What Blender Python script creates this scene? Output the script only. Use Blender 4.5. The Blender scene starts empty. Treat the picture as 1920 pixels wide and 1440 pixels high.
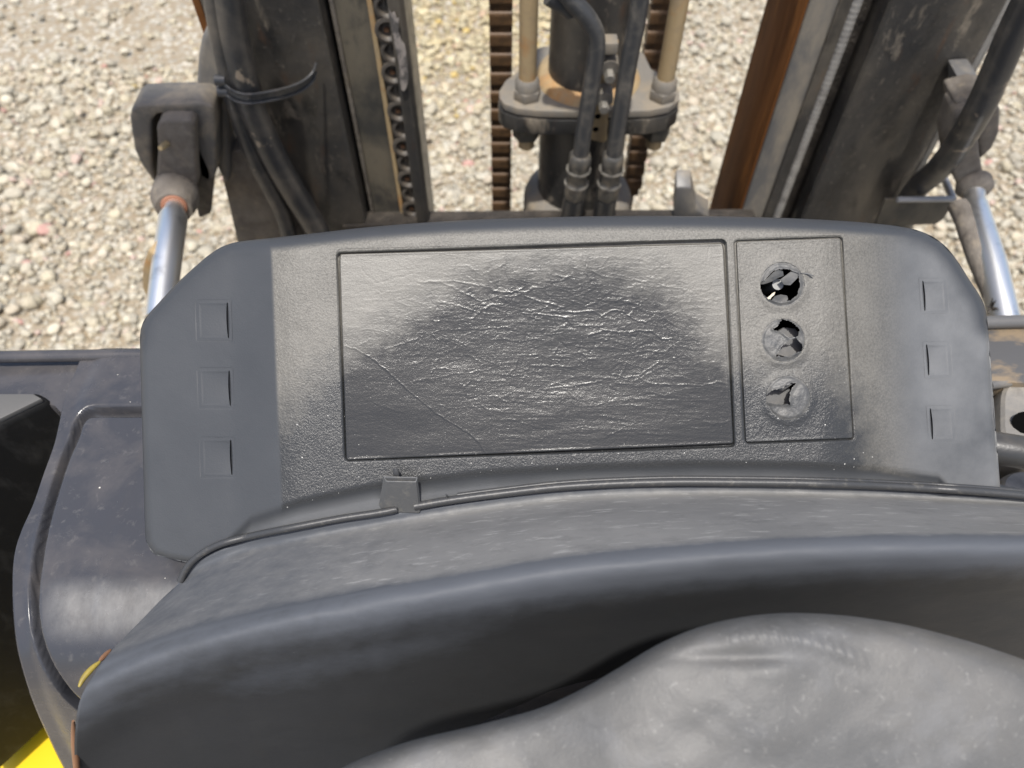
import bpy, bmesh, math, random
import numpy as np
from mathutils import Vector, Matrix

random.seed(7)
RNG = np.random.default_rng(11)
S = bpy.context.scene
COL = S.collection

# ------------------------------------------------------------------ camera
PITCH = math.radians(55.0)
CAM = np.array([0.0, 0.0, 1.62])
FPX = 1442.0                                   # focal length in photo pixels (1920 wide)
RV = np.array([1.0, 0.0, 0.0])
UV = np.array([0.0, math.sin(PITCH), math.cos(PITCH)])
FV = np.array([0.0, math.cos(PITCH), -math.sin(PITCH)])
cam_d = bpy.data.cameras.new('camera')
cam = bpy.data.objects.new('camera', cam_d)
COL.objects.link(cam)
cam.matrix_world = Matrix(((RV[0], UV[0], -FV[0], CAM[0]), (RV[1], UV[1], -FV[1], CAM[1]),
                           (RV[2], UV[2], -FV[2], CAM[2]), (0, 0, 0, 1)))
cam_d.sensor_width = 36.0
cam_d.sensor_fit = 'HORIZONTAL'
cam_d.lens = FPX / 1920 * 36
cam_d.clip_start = 0.02
cam_d.clip_end = 2000
cam_d.dof.use_dof = True
cam_d.dof.focus_distance = 0.41
cam_d.dof.aperture_fstop = 9.5
S.camera = cam

# ------------------------------------------------------------------ light
SUN_EL, SUN_AZ = math.radians(75), math.radians(-6)     # behind the operator, a little to the left
sd = Vector((math.sin(SUN_AZ) * math.cos(SUN_EL), -math.cos(SUN_AZ) * math.cos(SUN_EL), math.sin(SUN_EL)))
W = bpy.data.worlds.new("World")
S.world = W
W.use_nodes = True
nt = W.node_tree
sky = nt.nodes.new('ShaderNodeTexSky')
sky.sky_type = 'NISHITA'
sky.sun_disc = False
sky.sun_elevation = SUN_EL
sky.sun_rotation = math.atan2(sd.x, sd.y)
sky.air_density = 1.0
sky.dust_density = 3.0
sky.ozone_density = 1.0
bg = nt.nodes['Background']
nt.links.new(sky.outputs[0], bg.inputs[0])
bg.inputs[1].default_value = 0.15
sun_d = bpy.data.lights.new('sun', 'SUN')
sun_d.energy = 3.6
sun_d.angle = math.radians(2.0)
sun_d.color = (1.0, 0.965, 0.905)
sun = bpy.data.objects.new('sun', sun_d)
COL.objects.link(sun)
sun.rotation_euler = sd.to_track_quat('Z', 'Y').to_euler()
S.view_settings.view_transform = 'Standard'
S.view_settings.look = 'None'
S.view_settings.exposure = 0.24
S.view_settings.gamma = 1.0

# ------------------------------------------------------------------ helpers: rays of the photo onto real planes
def ray(u, v):
    u = np.asarray(u, float); v = np.asarray(v, float)
    return (u[..., None] - 960) / FPX * RV + (720 - v[..., None]) / FPX * UV + FV

def P(u, v, d):
    r = ray(u, v)
    return CAM + r * np.asarray(d, float)[..., None]

def PY(u, v, y):
    r = ray(u, v)
    return CAM + r * (np.asarray(y, float) / r[..., 1])[..., None]

def PZ(u, v, z):
    r = ray(u, v)
    return CAM + r * ((np.asarray(z, float) - CAM[2]) / r[..., 2])[..., None]

def proj(p):
    q = np.asarray(p) - CAM
    d = q @ FV
    return 960 + FPX * (q @ RV) / d, 720 - FPX * (q @ UV) / d

def sstep(a, b, x):
    t = np.clip((np.asarray(x, float) - a) / (b - a), 0, 1)
    return t * t * (3 - 2 * t)

def softp(x, w):                                   # smooth max(x, 0)
    x = np.asarray(x, float)
    return 0.5 * (x + np.sqrt(x * x + w * w)) - 0.5 * w * np.exp(-np.abs(x) / w)

def catmull(pts, n):
    p = np.asarray(pts, float)
    q = np.vstack([2 * p[0] - p[1], p, 2 * p[-1] - p[-2]])
    out = []
    m = len(p) - 1
    for t in np.linspace(0, m, n):
        i = min(int(t), m - 1); f = t - i
        a, b, c, d = q[i], q[i + 1], q[i + 2], q[i + 3]
        out.append(0.5 * (2 * b + (c - a) * f + (2 * a - 5 * b + 4 * c - d) * f * f + (3 * b - 3 * c + d - a) * f ** 3))
    return np.array(out)

def pdist(u, v, pts):                              # distance to a polyline
    u = np.asarray(u, float); v = np.asarray(v, float)
    best = np.full(u.shape, 1e9)
    for (x0, y0), (x1, y1) in zip(pts[:-1], pts[1:]):
        dx, dy = x1 - x0, y1 - y0
        L = dx * dx + dy * dy + 1e-12
        t = np.clip(((u - x0) * dx + (v - y0) * dy) / L, 0, 1)
        best = np.minimum(best, np.hypot(u - x0 - t * dx, v - y0 - t * dy))
    return best

def vnoise(x, y, seed):
    g = np.random.default_rng(seed).random((257, 257))
    x = np.asarray(x, float); y = np.asarray(y, float)
    xi = np.floor(x).astype(int); yi = np.floor(y).astype(int)
    fx = x - xi; fy = y - yi
    fx = fx * fx * (3 - 2 * fx); fy = fy * fy * (3 - 2 * fy)
    xi %= 256; yi %= 256
    a = g[xi, yi] * (1 - fx) + g[xi + 1, yi] * fx
    b = g[xi, yi + 1] * (1 - fx) + g[xi + 1, yi + 1] * fx
    return (a * (1 - fy) + b * fy) * 2 - 1

def fbm(x, y, seed, octv=4):
    s = 0; a = 1
    for i in range(octv):
        s = s + a * vnoise(x * 2 ** i + 13.7 * i, y * 2 ** i + 7.1 * i, seed + i)
        a *= 0.5
    return s

def link(name, me, mats, parent=None, smooth=True, angle=None):
    ob = bpy.data.objects.new(name, me)
    COL.objects.link(ob)
    for m in (mats if isinstance(mats, (list, tuple)) else [mats]):
        me.materials.append(m)
    if smooth:
        me.polygons.foreach_set('use_smooth', np.ones(len(me.polygons), bool))
        if angle:
            me.set_sharp_from_angle(angle=math.radians(angle))
    if parent is not None:
        ob.parent = parent
    return ob

def mesh(name, verts, faces, mats, parent=None, smooth=True, angle=None, mi=None):
    me = bpy.data.meshes.new(name)
    me.from_pydata([tuple(map(float, p)) for p in verts], [], [tuple(f) for f in faces])
    me.update()
    ob = link(name, me, mats, parent, smooth, angle)
    if mi is not None:
        me.polygons.foreach_set('material_index', np.asarray(mi, np.int32))
    return ob

def gridmesh(name, pts, mats, parent=None, keep=None, mi=None, flip=False, angle=None, attr=None):
    """pts (rows, cols, 3) -> one quad sheet"""
    nr, nc = pts.shape[:2]
    idx = np.arange(nr * nc).reshape(nr, nc)
    q = np.stack([idx[:-1, :-1], idx[1:, :-1], idx[1:, 1:], idx[:-1, 1:]], -1).reshape(-1, 4)
    if flip:
        q = q[:, ::-1]
    if mi is not None:
        mi = np.asarray(mi).reshape(-1)
    if keep is not None:
        k = keep.reshape(-1)
        q = q[k]
        if mi is not None: mi = mi[k]
    me = bpy.data.meshes.new(name)
    n = len(q)
    me.vertices.add(nr * nc)
    me.vertices.foreach_set('co', pts.reshape(-1).astype(np.float32))
    me.loops.add(4 * n)
    me.loops.foreach_set('vertex_index', q.reshape(-1).astype(np.int32))
    me.polygons.add(n)
    me.polygons.foreach_set('loop_start', np.arange(0, 4 * n, 4, dtype=np.int32))
    me.update(calc_edges=True)
    me.validate()
    if attr is not None:
        for an, av in (attr if isinstance(attr, list) else [attr]):
            a_ = me.attributes.new(an, 'FLOAT', 'POINT')
            a_.data.foreach_set('value', np.asarray(av, np.float32).reshape(-1))
    ob = link(name, me, mats, parent, True, angle)
    if mi is not None:
        me.polygons.foreach_set('material_index', mi.astype(np.int32))
    return ob

def bm_obj(name, bm, mats, parent=None, smooth=True, angle=35):
    bmesh.ops.recalc_face_normals(bm, faces=bm.faces[:])
    me = bpy.data.meshes.new(name)
    bm.to_mesh(me)
    bm.free()
    return link(name, me, mats, parent, smooth, angle)

def bm_prism(top, vec, bevel=0.0, seg=2, bm=None):
    bm = bm or bmesh.new()
    top = [Vector(map(float, p)) for p in top]
    vec = Vector(map(float, vec))
    a = [bm.verts.new(p) for p in top]
    b = [bm.verts.new(p + vec) for p in top]
    n = len(top)
    bm.faces.new(a)
    bm.faces.new(b[::-1])
    for i in range(n):
        bm.faces.new((a[i], b[i], b[(i + 1) % n], a[(i + 1) % n]))
    bmesh.ops.recalc_face_normals(bm, faces=bm.faces[:])
    if bevel:
        bmesh.ops.bevel(bm, geom=bm.edges[:], offset=bevel, segments=seg, affect='EDGES', profile=0.6)
    return bm

def prism(name, top, vec, mat, parent=None, bevel=0.0, seg=2, angle=40):
    return bm_obj(name, bm_prism(top, vec, bevel, seg), mat, parent, True, angle)

def box(name, lo, hi, mat, parent=None, bevel=0.002, seg=2):
    x0, y0, z0 = lo; x1, y1, z1 = hi
    return prism(name, [(x0, y0, z1), (x1, y0, z1), (x1, y1, z1), (x0, y1, z1)], (0, 0, z0 - z1), mat, parent, bevel, seg)

def tube_data(path, r, n=14, cap=True, squash=None):
    p = np.asarray(path, float)
    m = len(p)
    r = np.broadcast_to(np.asarray(r, float), (m,))
    T = np.gradient(p, axis=0)
    T /= np.linalg.norm(T, axis=1)[:, None] + 1e-12
    ref = np.array([0, 0, 1.0]) if abs(T[0][2]) < 0.9 else np.array([1.0, 0, 0])
    N = np.cross(T[0], ref); N /= np.linalg.norm(N)
    V = []
    for i in range(m):
        N = N - T[i] * (N @ T[i]); N /= np.linalg.norm(N)
        B = np.cross(T[i], N)
        for k in range(n):
            a = 2 * math.pi * k / n
            V.append(p[i] + r[i] * (math.cos(a) * N + math.sin(a) * B))
    F = []
    for i in range(m - 1):
        for k in range(n):
            k2 = (k + 1) % n
            F.append((i * n + k, i * n + k2, (i + 1) * n + k2, (i + 1) * n + k))
    if cap:
        F.append(tuple(range(n))[::-1])
        F.append(tuple((m - 1) * n + k for k in range(n)))
    return V, F

def tube(name, path, r, mat, parent=None, n=14, angle=50):
    V, F = tube_data(path, r, n)
    return mesh(name, V, F, mat, parent, True, angle)

def tag(o, label=None, cat=None, group=None, kind=None):
    if label: o['label'] = label
    if cat: o['category'] = cat
    if group: o['group'] = group
    if kind: o['kind'] = kind
    return o

# ------------------------------------------------------------------ materials
def mat_new(name):
    m = bpy.data.materials.new(name)
    m.use_nodes = True
    t = m.node_tree
    return m, t, t.nodes['Principled BSDF']

def N(t, typ, **kw):
    n = t.nodes.new(typ)
    for k, v in kw.items():
        setattr(n, k, v)
    return n

def noise(t, scale, detail=4, rough=0.6, dist=0.0, vec=None, stretch=None):
    tc = N(t, 'ShaderNodeTexCoord')
    src = tc.outputs['Object']
    if stretch:
        mp = N(t, 'ShaderNodeMapping')
        mp.inputs['Scale'].default_value = stretch
        t.links.new(src, mp.inputs[0]); src = mp.outputs[0]
    n = N(t, 'ShaderNodeTexNoise')
    n.inputs['Scale'].default_value = scale
    n.inputs['Detail'].default_value = detail
    n.inputs['Roughness'].default_value = rough
    n.inputs['Distortion'].default_value = dist
    t.links.new(src, n.inputs['Vector'])
    return n.outputs['Fac']

def ramp(t, fac, a, b, ca=(0, 0, 0, 1), cb=(1, 1, 1, 1)):
    r = N(t, 'ShaderNodeValToRGB')
    r.color_ramp.elements[0].position = a; r.color_ramp.elements[0].color = ca
    r.color_ramp.elements[1].position = b; r.color_ramp.elements[1].color = cb
    t.links.new(fac, r.inputs[0])
    return r.outputs[0]

def mixc(t, fac, a, b):
    m = N(t, 'ShaderNodeMix', data_type='RGBA')
    for sock, val in ((m.inputs[0], fac), (m.inputs[6], a), (m.inputs[7], b)):
        if isinstance(val, (int, float)):
            sock.default_value = val
        elif isinstance(val, tuple):
            sock.default_value = (*val[:3], 1)
        else:
            t.links.new(val, sock)
    return m.outputs[2]

def math_n(t, op, a, b):
    m = N(t, 'ShaderNodeMath', operation=op)
    for i, val in enumerate((a, b)):
        if isinstance(val, (int, float)): m.inputs[i].default_value = val
        else: t.links.new(val, m.inputs[i])
    return m.outputs[0]

def surf(name, base, rough=0.5, layers=(), bumps=(), metallic=0.0, specks=None, rough_var=0.0, spec=0.5):
    """layers: (colour, noise scale, lo, hi, amount, stretch) ; bumps: (scale, strength, distance, stretch)"""
    m, t, b = mat_new(name)
    col = base
    first = True
    for (c, sc, lo, hi, amt, st) in layers:
        f = ramp(t, noise(t, sc, 6, 0.62, 0.3, stretch=st), lo, hi)
        f = math_n(t, 'MULTIPLY', f, amt)
        col = mixc(t, f, col, c)
    if specks:
        c, sc, thr = specks
        tc = N(t, 'ShaderNodeTexCoord')
        vo = N(t, 'ShaderNodeTexVoronoi')
        vo.inputs['Scale'].default_value = sc
        t.links.new(tc.outputs['Object'], vo.inputs['Vector'])
        rnd = N(t, 'ShaderNodeSeparateColor')
        t.links.new(vo.outputs['Color'], rnd.inputs[0])
        rad = math_n(t, 'MULTIPLY', math_n(t, 'POWER', rnd.outputs[0], 5.0), thr)
        f = math_n(t, 'LESS_THAN', vo.outputs['Distance'], rad)
        col = mixc(t, f, col, c)
    if isinstance(col, tuple):
        b.inputs['Base Color'].default_value = (*col, 1)
    else:
        t.links.new(col, b.inputs['Base Color'])
    b.inputs['Metallic'].default_value = metallic
    b.inputs['Specular IOR Level'].default_value = spec
    if rough_var:
        f = noise(t, 60, 5, 0.6)
        mr = N(t, 'ShaderNodeMapRange')
        mr.inputs['From Min'].default_value = 0.3; mr.inputs['From Max'].default_value = 0.7
        mr.inputs['To Min'].default_value = rough - rough_var; mr.inputs['To Max'].default_value = rough + rough_var
        t.links.new(f, mr.inputs['Value'])
        t.links.new(mr.outputs[0], b.inputs['Roughness'])
    else:
        b.inputs['Roughness'].default_value = rough
    last = None
    for (sc, stg, dist, st) in bumps:
        bn = N(t, 'ShaderNodeBump')
        bn.inputs['Strength'].default_value = stg
        bn.inputs['Distance'].default_value = dist
        t.links.new(noise(t, sc, 4, 0.6, stretch=st), bn.inputs['Height'])
        if last is not None:
            t.links.new(last, bn.inputs['Normal'])
        last = bn.outputs[0]
    if last is not None:
        t.links.new(last, b.inputs['Normal'])
    return m

DUST = (0.30, 0.27, 0.22)
M = {}
def refl_mat(name, arch_col, dusty, r_arch, r_dusty, wing, bumps, grain, specks):
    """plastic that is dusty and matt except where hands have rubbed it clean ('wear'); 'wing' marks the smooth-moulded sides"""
    m = surf(name, arch_col, r_arch, bumps=bumps, specks=specks, spec=0.36)
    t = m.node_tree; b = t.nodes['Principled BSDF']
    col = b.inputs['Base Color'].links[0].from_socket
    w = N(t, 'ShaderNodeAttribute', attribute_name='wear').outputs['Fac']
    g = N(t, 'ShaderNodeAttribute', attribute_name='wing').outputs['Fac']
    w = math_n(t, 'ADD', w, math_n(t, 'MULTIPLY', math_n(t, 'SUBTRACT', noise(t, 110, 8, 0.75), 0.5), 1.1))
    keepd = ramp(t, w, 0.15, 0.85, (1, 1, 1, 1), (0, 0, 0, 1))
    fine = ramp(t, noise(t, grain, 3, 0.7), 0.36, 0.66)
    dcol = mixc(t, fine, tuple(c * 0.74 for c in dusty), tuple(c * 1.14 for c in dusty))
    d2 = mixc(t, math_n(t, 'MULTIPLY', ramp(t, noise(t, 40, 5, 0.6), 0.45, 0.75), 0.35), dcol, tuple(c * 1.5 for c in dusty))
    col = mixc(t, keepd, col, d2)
    # a little dust lodged in the grain inside the dark arch too
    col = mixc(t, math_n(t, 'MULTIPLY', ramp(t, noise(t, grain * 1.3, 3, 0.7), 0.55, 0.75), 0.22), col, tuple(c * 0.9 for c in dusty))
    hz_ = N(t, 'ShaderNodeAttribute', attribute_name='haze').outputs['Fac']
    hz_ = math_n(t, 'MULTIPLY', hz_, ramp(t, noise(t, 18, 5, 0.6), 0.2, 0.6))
    wing = mixc(t, hz_, wing, (0.165, 0.168, 0.170))  # right wing's reflection painted in paler; the gasket valley's dust shares it
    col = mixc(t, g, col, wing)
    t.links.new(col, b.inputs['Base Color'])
    rg = mixc(t, keepd, (r_arch,) * 3, (r_dusty,) * 3)
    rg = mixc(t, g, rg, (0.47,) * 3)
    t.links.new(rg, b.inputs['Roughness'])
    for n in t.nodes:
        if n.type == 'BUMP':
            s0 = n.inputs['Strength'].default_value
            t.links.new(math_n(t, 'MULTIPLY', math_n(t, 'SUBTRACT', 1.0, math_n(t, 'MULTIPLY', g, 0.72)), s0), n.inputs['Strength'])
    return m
M['panel'] = refl_mat('panel_plastic', (0.040, 0.0415, 0.043), (0.152, 0.144, 0.127), 0.25, 0.40, (0.050, 0.0535, 0.059),
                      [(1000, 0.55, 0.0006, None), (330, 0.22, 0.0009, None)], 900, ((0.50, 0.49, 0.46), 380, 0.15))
M['wing'] = surf('wing_plastic', (0.060, 0.066, 0.076), 0.47,
                 bumps=[(900, 0.14, 0.0004, None)],
                 specks=((0.55, 0.54, 0.50), 330, 0.11), rough_var=0.04)
M['film'] = refl_mat('display_film', (0.028, 0.0293, 0.0305), (0.155, 0.147, 0.130), 0.20, 0.38, (0.06, 0.06, 0.06),
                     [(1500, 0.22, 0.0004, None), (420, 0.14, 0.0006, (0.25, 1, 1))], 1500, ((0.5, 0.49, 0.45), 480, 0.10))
M['button'] = surf('button_membrane', (0.075, 0.076, 0.076), 0.45,
                   layers=[((0.20, 0.19, 0.17), 120, 0.4, 0.7, 0.6, None)],
                   bumps=[(700, 0.5, 0.0006, None)], rough_var=0.06)
M['flap'] = surf('torn_membrane', (0.10, 0.10, 0.10), 0.6, layers=[((0.2, 0.19, 0.17), 200, 0.4, 0.7, 0.5, None)], bumps=[(700, 0.4, 0.0005, None)])
M['switch'] = surf('switch_grey', (0.10, 0.10, 0.10), 0.5, layers=[((0.17, 0.16, 0.15), 300, 0.4, 0.7, 0.5, None)])
M['black'] = surf('black_void', (0.004, 0.004, 0.004), 0.9, spec=0.05)
M['post'] = surf('switch_post', (0.30, 0.30, 0.29), 0.45)
M['torn_edge'] = surf('torn_edge', (0.62, 0.55, 0.42), 0.6)
M['shroud'] = surf('shroud_plastic', (0.043, 0.0445, 0.047), 0.60, spec=0.35,
                   layers=[((0.045, 0.045, 0.045), 40, 0.5, 0.7, 0.6, None)],
                   bumps=[(500, 0.2, 0.0005, (0.4, 1, 1)), (1500, 0.2, 0.0002, None)],
                   specks=((0.4, 0.39, 0.36), 300, 0.05), rough_var=0.05)
# settled dust and scuffs on the level top of the shroud, with sky sheen painted on its crest
t = M['shroud'].node_tree; b = t.nodes['Principled BSDF']
old = b.inputs['Base Color'].links[0].from_socket
dn_ = mixc(t, ramp(t, noise(t, 14, 6, 0.65, 0.4, stretch=(1, 2, 1)), 0.30, 0.72), (0.185, 0.185, 0.183), (0.250, 0.247, 0.240))
dn_ = mixc(t, math_n(t, 'MULTIPLY', ramp(t, noise(t, 210, 4, 0.65, 0.1, stretch=(0.30, 1.5, 1)), 0.57, 0.72), 0.6), dn_, (0.42, 0.415, 0.40))
dn_ = mixc(t, math_n(t, 'MULTIPLY', ramp(t, noise(t, 90, 6, 0.7, 0.2, stretch=(0.6, 1.5, 1)), 0.52, 0.72), 0.45), dn_, (0.11, 0.11, 0.11))
at = N(t, 'ShaderNodeAttribute', attribute_name='dust')
jit = math_n(t, 'ADD', at.outputs['Fac'], math_n(t, 'MULTIPLY', math_n(t, 'SUBTRACT', noise(t, 70, 5, 0.7), 0.5), 0.45))
crest_sheen = mixc(t, ramp(t, jit, 0.05, 0.38), old, (0.088, 0.095, 0.108))  # bluish sky sheen of the rolled crest painted into the colour
t.links.new(mixc(t, ramp(t, jit, 0.60, 0.95), crest_sheen, dn_), b.inputs['Base Color'])
M['hub'] = surf('hub_plastic', (0.098, 0.098, 0.096), 0.55,
                layers=[((0.158, 0.152, 0.141), 13, 0.36, 0.64, 0.85, None), ((0.18, 0.18, 0.18), 45, 0.5, 0.72, 0.55, None), ((0.08, 0.08, 0.08), 70, 0.56, 0.74, 0.5, None), ((0.30, 0.29, 0.27), 420, 0.6, 0.72, 0.5, None)],
                bumps=[(700, 0.4, 0.0006, None), (90, 0.12, 0.002, None)], rough_var=0.05)
M['rubber'] = surf('gasket_rubber', (0.050, 0.051, 0.053), 0.42,
                   layers=[((0.16, 0.15, 0.13), 200, 0.55, 0.75, 0.6, None)], bumps=[(600, 0.3, 0.0004, None)])
M['cowl'] = surf('cowl_plastic', (0.052, 0.053, 0.060), 0.24,
                 layers=[((0.17, 0.150, 0.135), 22, 0.45, 0.75, 0.45, None), ((0.17, 0.16, 0.15), 180, 0.58, 0.75, 0.4, None)],
                 bumps=[(60, 0.08, 0.002, None), (900, 0.10, 0.0003, None)],
                 specks=((0.6, 0.57, 0.5), 130, 0.10), rough_var=0.06)
# bright reflection painted as a pale band on the cowl's rolled front
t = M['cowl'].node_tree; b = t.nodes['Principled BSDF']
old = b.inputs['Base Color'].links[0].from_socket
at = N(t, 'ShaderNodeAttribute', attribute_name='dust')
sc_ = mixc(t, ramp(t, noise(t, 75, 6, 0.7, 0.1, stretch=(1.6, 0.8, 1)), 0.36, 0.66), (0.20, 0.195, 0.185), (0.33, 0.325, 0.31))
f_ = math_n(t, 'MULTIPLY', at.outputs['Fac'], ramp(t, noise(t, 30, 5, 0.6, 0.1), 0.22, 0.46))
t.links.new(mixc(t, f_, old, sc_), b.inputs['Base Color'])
M['box'] = surf('black_box_plastic', (0.010, 0.010, 0.010), 0.7, spec=0.2,
                layers=[((0.07, 0.068, 0.064), 30, 0.52, 0.75, 0.35, (1, 3, 1))], bumps=[(200, 0.2, 0.001, None)])
M['box_top'] = surf('box_top_plastic', (0.115, 0.112, 0.106), 0.6, bumps=[(500, 0.2, 0.0005, None)])
M['yellow'] = surf('yellow_paint', (0.80, 0.56, 0.02), 0.35, layers=[((0.55, 0.40, 0.06), 20, 0.5, 0.8, 0.3, None)])
M['paint'] = surf('mast_paint', (0.034, 0.033, 0.032), 0.40,
                  layers=[((0.15, 0.128, 0.098), 7, 0.42, 0.66, 0.70, (1, 1, 0.55)), ((0.012, 0.012, 0.012), 22, 0.52, 0.66, 0.75, (1, 1, 0.5)),
                          ((0.32, 0.27, 0.205), 30, 0.61, 0.72, 0.7, (1, 1, 0.4)), ((0.13, 0.055, 0.02), 44, 0.60, 0.76, 0.45, (1, 1, 0.3)),
                          ((0.20, 0.175, 0.14), 160, 0.60, 0.74, 0.5, None)],
                  bumps=[(160, 0.3, 0.0015, None), (700, 0.2, 0.0006, None)], rough_var=0.10)
M['paint_dusty'] = surf('mast_paint_dusty', (0.046, 0.045, 0.041), 0.5,
                        layers=[((0.155, 0.134, 0.098), 11, 0.38, 0.58, 0.9, (1, 1, 0.6)), ((0.030, 0.030, 0.030), 26, 0.54, 0.66, 0.8, (1, 1, 0.7)), ((0.15, 0.085, 0.04), 34, 0.6, 0.75, 0.5, (1, 1, 0.4))],
                        bumps=[(160, 0.2, 0.0015, None)], rough_var=0.06)
M['paint_grey'] = surf('mast_paint_grey', (0.125, 0.122, 0.118), 0.42,
                       layers=[((0.30, 0.26, 0.20), 22, 0.45, 0.65, 0.75, (1, 1, 0.5))], bumps=[(200, 0.2, 0.001, None)])
M['mud'] = surf('mud_coating', (0.20, 0.175, 0.145), 0.8,
                layers=[((0.075, 0.063, 0.052), 30, 0.4, 0.65, 0.7, None), ((0.30, 0.25, 0.18), 55, 0.55, 0.7, 0.5, None)],
                bumps=[(140, 0.6, 0.003, None), (500, 0.4, 0.001, None)])
M['mud_dark'] = surf('greasy_mud', (0.045, 0.038, 0.031), 0.6,
                     layers=[((0.12, 0.10, 0.08), 45, 0.45, 0.7, 0.7, None)], bumps=[(180, 0.7, 0.004, None)])
M['rust'] = surf('rust_steel', (0.165, 0.066, 0.020), 0.85, spec=0.15,
                 layers=[((0.055, 0.022, 0.008), 14, 0.42, 0.66, 0.85, (1, 1, 0.3)), ((0.33, 0.135, 0.034), 26, 0.54, 0.70, 0.8, (1, 1, 0.2))],
                 bumps=[(300, 0.3, 0.001, None)])
M['rust_dark'] = surf('dark_rust', (0.10, 0.048, 0.022), 0.8)
M['yoke'] = surf('dirty_cast_iron', (0.115, 0.108, 0.098), 0.55, layers=[((0.27, 0.225, 0.165), 22, 0.46, 0.64, 0.8, None), ((0.06, 0.055, 0.05), 40, 0.55, 0.7, 0.6, None)], bumps=[(220, 0.35, 0.0015, None)])
M['weld'] = surf('pale_weld', (0.30, 0.285, 0.26), 0.5, layers=[((0.12, 0.11, 0.10), 60, 0.5, 0.68, 0.7, None)], bumps=[(500, 0.4, 0.001, None)])
M['bare'] = surf('scraped_paint', (0.30, 0.265, 0.235), 0.65, layers=[((0.075, 0.07, 0.065), 90, 0.48, 0.58, 0.9, (1, 1, 0.6))], bumps=[(400, 0.5, 0.001, None)])
M['rust_rod'] = surf('rusty_tan_rod', (0.42, 0.31, 0.17), 0.65,
                     layers=[((0.45, 0.21, 0.06), 26, 0.5, 0.68, 0.75, None), ((0.28, 0.22, 0.15), 60, 0.5, 0.7, 0.5, None)], bumps=[(300, 0.3, 0.001, None)])
M['chain'] = surf('oily_rust_chain', (0.055, 0.032, 0.016), 0.5,
                  layers=[((0.15, 0.075, 0.028), 50, 0.45, 0.7, 0.7, None)], bumps=[(300, 0.3, 0.001, None)])
M['chain_worn'] = surf('worn_rust_chain', (0.13, 0.072, 0.032), 0.55, layers=[((0.05, 0.03, 0.016), 70, 0.45, 0.65, 0.7, None)], bumps=[(300, 0.3, 0.001, None)])
M['link'] = surf('dark_link', (0.075, 0.066, 0.056), 0.52, layers=[((0.17, 0.13, 0.09), 70, 0.5, 0.7, 0.6, None)], bumps=[(400, 0.3, 0.001, None)])
M['dustysteel'] = surf('dusty_plate', (0.20, 0.182, 0.155), 0.7,
                       layers=[((0.31, 0.25, 0.17), 22, 0.45, 0.65, 0.7, None), ((0.36, 0.15, 0.045), 16, 0.63, 0.74, 0.8, None), ((0.16, 0.155, 0.15), 50, 0.58, 0.72, 0.6, None)],
                       bumps=[(200, 0.3, 0.0015, None)])
M['pipe'] = surf('hydraulic_pipe_paint', (0.050, 0.051, 0.053), 0.42,
                 layers=[((0.20, 0.18, 0.15), 40, 0.5, 0.7, 0.6, None)], bumps=[(400, 0.2, 0.0008, None)])
M['fitting'] = surf('fitting_steel', (0.11, 0.105, 0.095), 0.4, layers=[((0.30, 0.25, 0.18), 60, 0.5, 0.7, 0.6, None)], metallic=0.3)
M['bolt'] = surf('bolt_steel', (0.34, 0.32, 0.28), 0.4, layers=[((0.12, 0.11, 0.10), 120, 0.45, 0.65, 0.6, None)], metallic=0.4)
M['chrome'] = surf('chrome_rod', (0.95, 0.95, 0.93), 0.40, metallic=1.0,
                   layers=[((0.30, 0.29, 0.27), 30, 0.55, 0.7, 0.5, None)], bumps=[(200, 0.05, 0.0008, None)])
M['hose'] = surf('hose_rubber', (0.044, 0.044, 0.044), 0.38, layers=[((0.15, 0.13, 0.105), 20, 0.46, 0.68, 0.7, None), ((0.40, 0.32, 0.23), 26, 0.63, 0.67, 0.8, None)], bumps=[(300, 0.2, 0.001, None)])
M['tie'] = surf('tie_plastic', (0.06, 0.06, 0.06), 0.35, layers=[((0.16, 0.14, 0.12), 60, 0.5, 0.7, 0.5, None)])
M['ring'] = surf('wiper_seal', (0.33, 0.15, 0.09), 0.7)
M['brass'] = surf('grease_nipple', (0.55, 0.45, 0.28), 0.35, metallic=0.7)
M['boot'] = surf('lever_boot', (0.20, 0.19, 0.175), 0.5, layers=[((0.32, 0.29, 0.24), 30, 0.45, 0.65, 0.7, None), ((0.07, 0.065, 0.06), 35, 0.56, 0.7, 0.6, None)], bumps=[(300, 0.2, 0.001, None)])
M['cowl_dirty'] = surf('dirty_cowl', (0.085, 0.083, 0.082), 0.5, layers=[((0.27, 0.20, 0.12), 20, 0.50, 0.62, 0.75, (1, 2, 1))], bumps=[(200, 0.2, 0.001, None)])

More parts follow.
